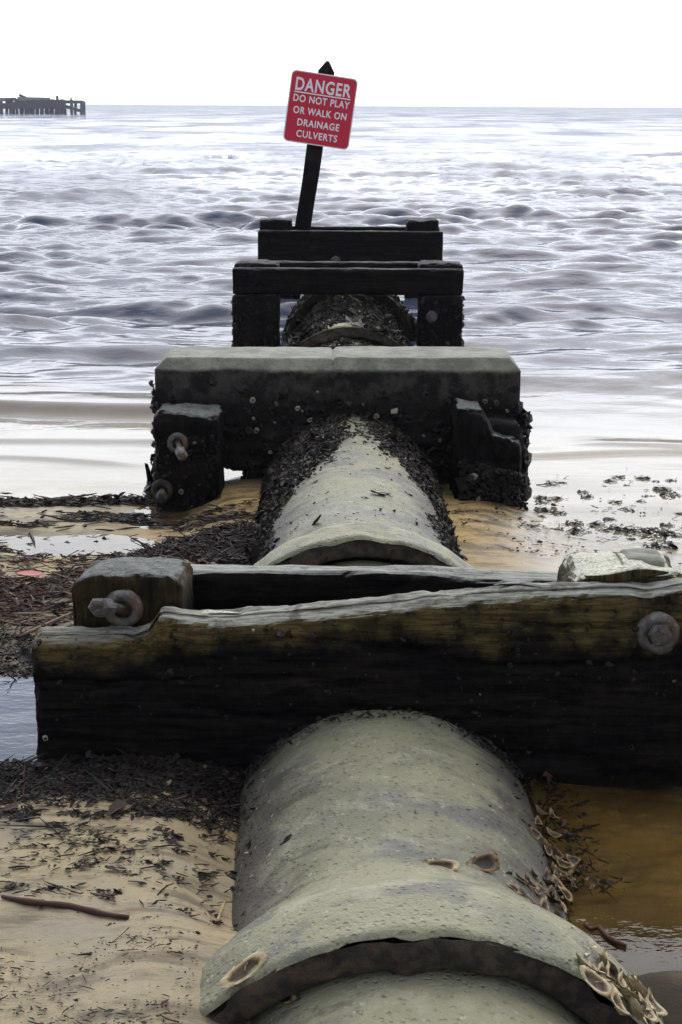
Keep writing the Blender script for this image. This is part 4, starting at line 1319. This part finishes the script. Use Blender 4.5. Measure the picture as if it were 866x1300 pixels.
for k, (zx, zy, wz) in enumerate(zc):
    px, py = 640 + zx / 3.832, 560 + zy / 3.832
    p = at_z(px, py + 1.0, SEA)
    gz = float(ground(p[0], p[1]))
    if gz > SEA:
        p = at_z(px, py + 1.0, gz)
    w = wz / 3.832 * p[1] / F * 1.15
    o = share('weed_clump', CL[k % 5], None, (p[0], p[1], max(SEA, gz) - 0.004), (0, 0, r.normal(0, 0.25) + (k % 2) * math.pi), w * r.uniform(0.9, 1.1))
    o.scale.z *= 0.75
    o.scale.y *= 1.1
    tag(o, 'small black clump of weed lying on the wet shining flat right of the concrete cap', 'weed', 'weed clumps on the wet flat')
zs = [(470, 208, 200), (560, 205, 130), (650, 215, 90), (790, 215, 110), (330, 222, 90), (270, 215, 90), (380, 345, 70), (320, 395, 100), (590, 275, 80), (545, 305, 36), (610, 303, 100), (800, 310, 80), (770, 360, 50),
      (815, 380, 46), (520, 390, 60), (590, 390, 70), (640, 450, 60), (735, 455, 110), (830, 440, 70), (470, 430, 80), (60, 480, 80), (180, 490, 80), (250, 480, 44), (550, 600, 50), (670, 568, 66), (780, 590, 60),
      (710, 660, 40), (100, 590, 44), (410, 625, 40), (205, 250, 60), (730, 293, 55), (120, 330, 44), (60, 207, 140), (120, 205, 60), (345, 310, 70), (300, 305, 44), (640, 350, 50), (560, 365, 40), (400, 500, 80), (30, 430, 50)]
for k, (zx, zy, wz) in enumerate(zs):
    px, py = zx / 2.887, 960 + zy / 2.887
    p = at_z(px, py, 0.0)
    p = at_z(px, py, float(ground(p[0], p[1])))
    w = wz / 2.887 * p[1] / F * 1.15
    o = share('weed_scrap', LL[k % 4], None, (p[0], p[1], float(ground(p[0], p[1])) - 0.002), (0, 0, r.normal(0.12, 0.2)), w)
    o.scale = (w * 1.15, w * 1.3, w * 0.75)
    tag(o, 'dark scrap of torn weed lying on the pale sand between front beam and stick', 'weed', 'weed scraps on the near sand')

def stick(name, pts, rad, mat, label, cat, tint=0.3, seed=0):
    pts = np.array(pts)
    rs = np.random.default_rng(seed)
    n = len(pts)
    v, f = [], []
    for k in range(n):
        d = pts[min(k + 1, n - 1)] - pts[max(k - 1, 0)]
        d = d / np.linalg.norm(d)
        s = np.cross(d, [0, 0, 1.0])
        s /= np.linalg.norm(s)
        u = np.cross(s, d)
        rr = rad * (0.55 + 0.45 * math.sin(math.pi * (0.12 + 0.8 * k / (n - 1)))) * rs.uniform(0.8, 1.2)
        for a in np.linspace(0, 2 * math.pi, 7, endpoint=False):
            v.append(pts[k] + rr * (math.cos(a) * s + math.sin(a) * u) - pts[0])
    for k in range(n - 1):
        for q in range(7):
            f.append((k * 7 + q, k * 7 + (q + 1) % 7, k * 7 + 7 + (q + 1) % 7, k * 7 + 7 + q))
    f += [tuple(reversed(range(7))), tuple(range((n - 1) * 7, n * 7))]
    o = mobj(name, np.array(v), f, mat, None, True, tuple(pts[0]), {'tint': np.full(len(v), tint)})
    return tag(o, label, cat)
def gpt(px, py, h=0.0):
    p = at_z(px, py, 0)
    z = float(ground(p[0], p[1]))
    p = at_z(px, py, z)
    return np.array([p[0], p[1], z + h])
stick('driftwood_stick', [gpt(3 + 160 * t, 1141 + 26 * t + 1.5 * math.sin(t * 9), 0.006) for t in np.linspace(0, 1, 12)], 0.0075, MWEED, 'long thin dark stick lying on the pale sand at lower left', 'stick', 0.62, 3)
stick('straw', [gpt(286 - 10 * t, 1147 + 25 * t, 0.006) for t in np.linspace(0, 1, 6)], 0.0035, MHUSK, 'short pale straw on the sand beside the near pipe', 'straw', 0.75, 4)
stick('reed_stem', [gpt(25 + 65 * t, 815 - 30 * t, 0.02) for t in np.linspace(0, 1, 6)], 0.006, MWEED, 'slanting grey reed stem lying on the wrack left of the front post', 'reed', 0.9, 5)
def pool_pt(px, py):
    return at_z(px, py, POOL_A + 0.004)
stick('root_piece', [pool_pt(*q) for q in ((742, 1174), (750, 1180), (760, 1177), (772, 1190), (783, 1196), (795, 1201))], 0.006, MWEED, 'crooked brown root afloat at the pool edge by the bell', 'root', 0.7, 6)

def leafmesh(name, loc, L, wd, yaw, mat, label, cat):
    v, f = leaf_tpl()
    v = v * np.array([L, wd, 0.02])
    v = np.concatenate([v, v - np.array([0, 0, 0.002])])
    n = len(v) // 2
    f = f.tolist() + [[a + n for a in reversed(q)] for q in f.tolist()]
    o = mobj(name, v, f, mat, None, True, tuple(loc))
    o.rotation_euler = (0.1, 0.05, yaw)
    return tag(o, label, cat)
MLEAF = flat_mat('red_leaf', (0.28, 0.035, 0.022), 0.45, 0.5)
leafmesh('dead_leaf', gpt(40, 738, 0.03), 0.11, 0.05, 0.1, MLEAF, 'dull red dead leaf on the wrack at the left edge', 'leaf')

def husk_mesh(seed, open_=1.0):
    """a curled dry husk: thick-rimmed almond bowl"""
    rs = np.random.default_rng(seed)
    n = 22
    a = np.linspace(0, 2 * math.pi, n, endpoint=False)
    ex = np.sign(np.cos(a)) * np.abs(np.cos(a)) ** 0.85 * 0.5
    ey = np.sin(a) * 0.29 * (1 + 0.25 * np.cos(a)) * open_
    f1, f2, f3 = rs.uniform(0, 6.28, 3)
    wob = 1 + 0.07 * np.sin(2 * a + f1) + 0.05 * np.sin(3 * a + f2)
    lift = 0.15 + 0.06 * np.sin(2 * a + f3) + 0.05 * np.abs(np.cos(a))
    rings = []
    for s, zz in ((0.55, 0.02), (1.0, 1.0), (1.06, 1.06), (0.74, 0.95), (0.56, 0.25), (0.12, 0.10)):
        rings.append(np.stack([ex * s * wob, ey * s * wob, lift * zz + 0 * a], -1))
    v = np.concatenate(rings)
    v += rs.normal(0, 0.011, v.shape)
    v[:, 2] += 0.25 * v[:, 0] ** 2 + 0.05 * np.sin(v[:, 0] * 5 + seed)
    f = []
    for k in range(5):
        for q in range(n):
            f.append((k * n + q, k * n + (q + 1) % n, k * n + n + (q + 1) % n, k * n + n + q))
    f.append(tuple(range(5 * n, 6 * n)))
    f.append(tuple(reversed(range(n))))
    me = bpy.data.meshes.new('husk')
    me.from_pydata(v.tolist(), [], f)
    me.polygons.foreach_set('use_smooth', [True] * len(me.polygons))
    return me
def husk_variant(seed, tint):
    me = husk_mesh(seed, 0.8 + 0.4 * (seed % 3) / 2)
    at = me.attributes.new('tint', 'FLOAT', 'POINT')
    rs = np.random.default_rng(seed)
    n = len(me.vertices)
    t = tint + 0.08 * rs.normal(0, 1, n)
    ids = np.arange(n) // 22
    t = np.where(ids >= 4, t - 0.7, t)           # hollow inside tinted darker than the rim
    at.data.foreach_set('value', np.clip(t, 0, 1).astype(np.float32))
    me.materials.append(MHUSK)
    return me
HB = [husk_variant(300 + k, (0.35, 0.62, 0.48, 0.72)[k]) for k in range(4)]
HC = [husk_variant(320 + k, 0.86) for k in range(4)]
def lay_husk(px, py, size_px, ang, meshes, k, label, group, rad, name='shell_husk'):
    p = hit_pipe(px, py, rad)
    gz = float(ground(p[0], p[1])) if p[0] < 0.4 else max(POOL_A, float(ground(p[0], p[1])))
    if p[2] < gz:
        p = at_z(px, py, gz)
        nrm = Vector((0.25, -0.1, 1))
    else:
        nrm = Vector((p[0] - float(pipe_x(p[1])), 0, p[2] - AXIS_Z))
    nrm.normalize()
    if not group:
        nrm = (nrm + Vector((-p[0], -p[1], CAM_Z - p[2])).normalized() * 0.9).normalized()
    L = size_px * math.hypot(p[1], CAM_Z - p[2]) / F
    al = Vector((math.cos(ang), -math.sin(ang) * 1.6, 0)).normalized()
    x = (al - nrm * al.dot(nrm)).normalized()
    y = nrm.cross(x)
    rot = Matrix((x, y, nrm)).transposed()
    rot = rot @ Matrix.Rotation(r.normal(0, 0.35) if group else 0.0, 3, 'X')
    o = share(name, meshes[k % 4], None, tuple(Vector(p) + nrm * (0.004)), rot.to_euler(), L)
    if not group:
        o.scale.z *= 0.55
        o.scale.y *= 0.75
    else:
        o.scale.y *= r.uniform(0.5, 0.95) if meshes is HB else r.uniform(0.8, 1.25)
        o.scale.z *= r.uniform(0.5, 1.1)
    return tag(o, label, 'husk', group)
brown = [(688, 1035, 30, 0.3), (702, 1040, 26, 0.9), (676, 1060, 24, 0.2), (690, 1078, 34, 0.5), (706, 1088, 36, 0.8), (715, 1100, 30, 0.3), (726, 1095, 26, 0.6), (700, 1108, 34, 1.0), (690, 1120, 36, 0.9), (708, 1128, 40, 1.0), (722, 1118, 24, 0.9),
         (716, 1140, 34, 0.9), (698, 1142, 36, 0.8), (672, 1125, 30, 0.4), (660, 1118, 26, 0.1), (650, 1130, 24, 0.3), (668, 1143, 40, 0.2), (690, 1158, 40, 1.0), (706, 1170, 40, 0.6), (724, 1188, 32, 0.5), (738, 1195, 28, 0.5), (683, 1048, 22, 1.2), (700, 1062, 30, 0.7), (696, 1083, 26, 1.2), (712, 1112, 28, 0.2), (703, 1118, 30, 0.6), (684, 1134, 30, 1.1), (708, 1152, 30, 0.7), (728, 1128, 22, 1.0), (716, 1180, 26, 0.8), (676, 1112, 22, 0.5)]
for k, (a, b, s, an) in enumerate(brown):
    lay_husk(a, b, s * 0.80, an, HB, k, 'curled brown husk in the heap along the right side of the near pipe', 'brown husks beside the near pipe', PIPE_R)
cream = [(745, 1232, 44, 0.1), (765, 1226, 40, 0.9), (752, 1250, 46, 0.2), (775, 1245, 46, 1.0), (785, 1260, 44, 0.9), (800, 1256, 36, 0.4), (795, 1275, 46, 1.0), (812, 1270, 36, 0.5), (826, 1278, 38, 0.3), (806, 1290, 40, 0.9), (780, 1282, 40, 0.9), (830, 1292, 30, 0.8), (755, 1240, 34, 0.6), (770, 1257, 40, 0.4), (789, 1248, 36, 0.8), (815, 1284, 38, 0.6), (764, 1240, 30, 1.1), (800, 1268, 34, 0.2)]
for k, (a, b, s, an) in enumerate(cream):
    lay_husk(a, b, s * 0.98, an, HC, k, 'cream curled husk in the cluster on the right shoulder of the near bell', 'cream husks on the bell', BELL_R - 0.004)
lay_husk(560, 1102, 46, 0.05, HC, 1, 'pale open husk lying on the crown of the near pipe, beside a brown one', None, PIPE_R)
lay_husk(612, 1099, 44, -0.15, HB, 2, 'single curled brown husk on the near pipe, right of the pale open one', None, PIPE_R)
lay_husk(312, 1236, 60, -0.35, HC, 2, 'pale oval husk alone on the left shoulder of the near bell', None, BELL_R - 0.004)
lay_husk(360, 1268, 36, 0.2, HB, 1, 'amber brown husk tucked under the lip of the near bell', None, PIPE_R + 0.02)

# broken bits of husk and leaf packed between the whole ones
rg = np.random.default_rng(97)
P, N, Tn = pipe_points(240, 2.42, 3.2, lambda a, y: np.clip(np.exp(-((a - 54) / 7) ** 2) * (0.25 + 0.75 * (fbm(np.stack([y * 9, a * 0.1, a * 0], -1), 2, 8) > -0.1)), 0, 1), rg, PIPE_R + 0.004, 68)
growth('husk_litter', pipes[1], P, N, Tn, 0.017, rg, 0.5, 0.0, MHUSK)
P, N, Tn = pipe_points(90, 2.262, 2.40, lambda a, y: np.exp(-((a - 44) / 8) ** 2), rg, BELL_R + 0.002, 62)
growth('husk_litter', pipes[1], P, N, Tn, 0.015, rg, 0.5, 0.35, MHUSK)

# ------------------------------------------------------------------ thin sea haze
HZ = bpy.data.materials.new('sea_haze')
HZ.use_nodes = True
HZ.node_tree.nodes.clear()
ho = HZ.node_tree.nodes.new('ShaderNodeOutputMaterial')
hv = HZ.node_tree.nodes.new('ShaderNodeVolumePrincipled')
hv.inputs['Color'].default_value = (0.86, 0.90, 1.0, 1)
hv.inputs['Density'].default_value = 0.00035
HZ.node_tree.links.new(hv.outputs[0], ho.inputs['Volume'])
u_, f_ = box_surface(1, 1, 1)
hb = mobj('haze', u_ * np.array([6600, 2075, 6.0]) + np.array([0, 2015, 0.2]), f_, HZ, None, False)
tag(hb, 'thin pale sea haze over the whole bay', None, None, 'stuff')
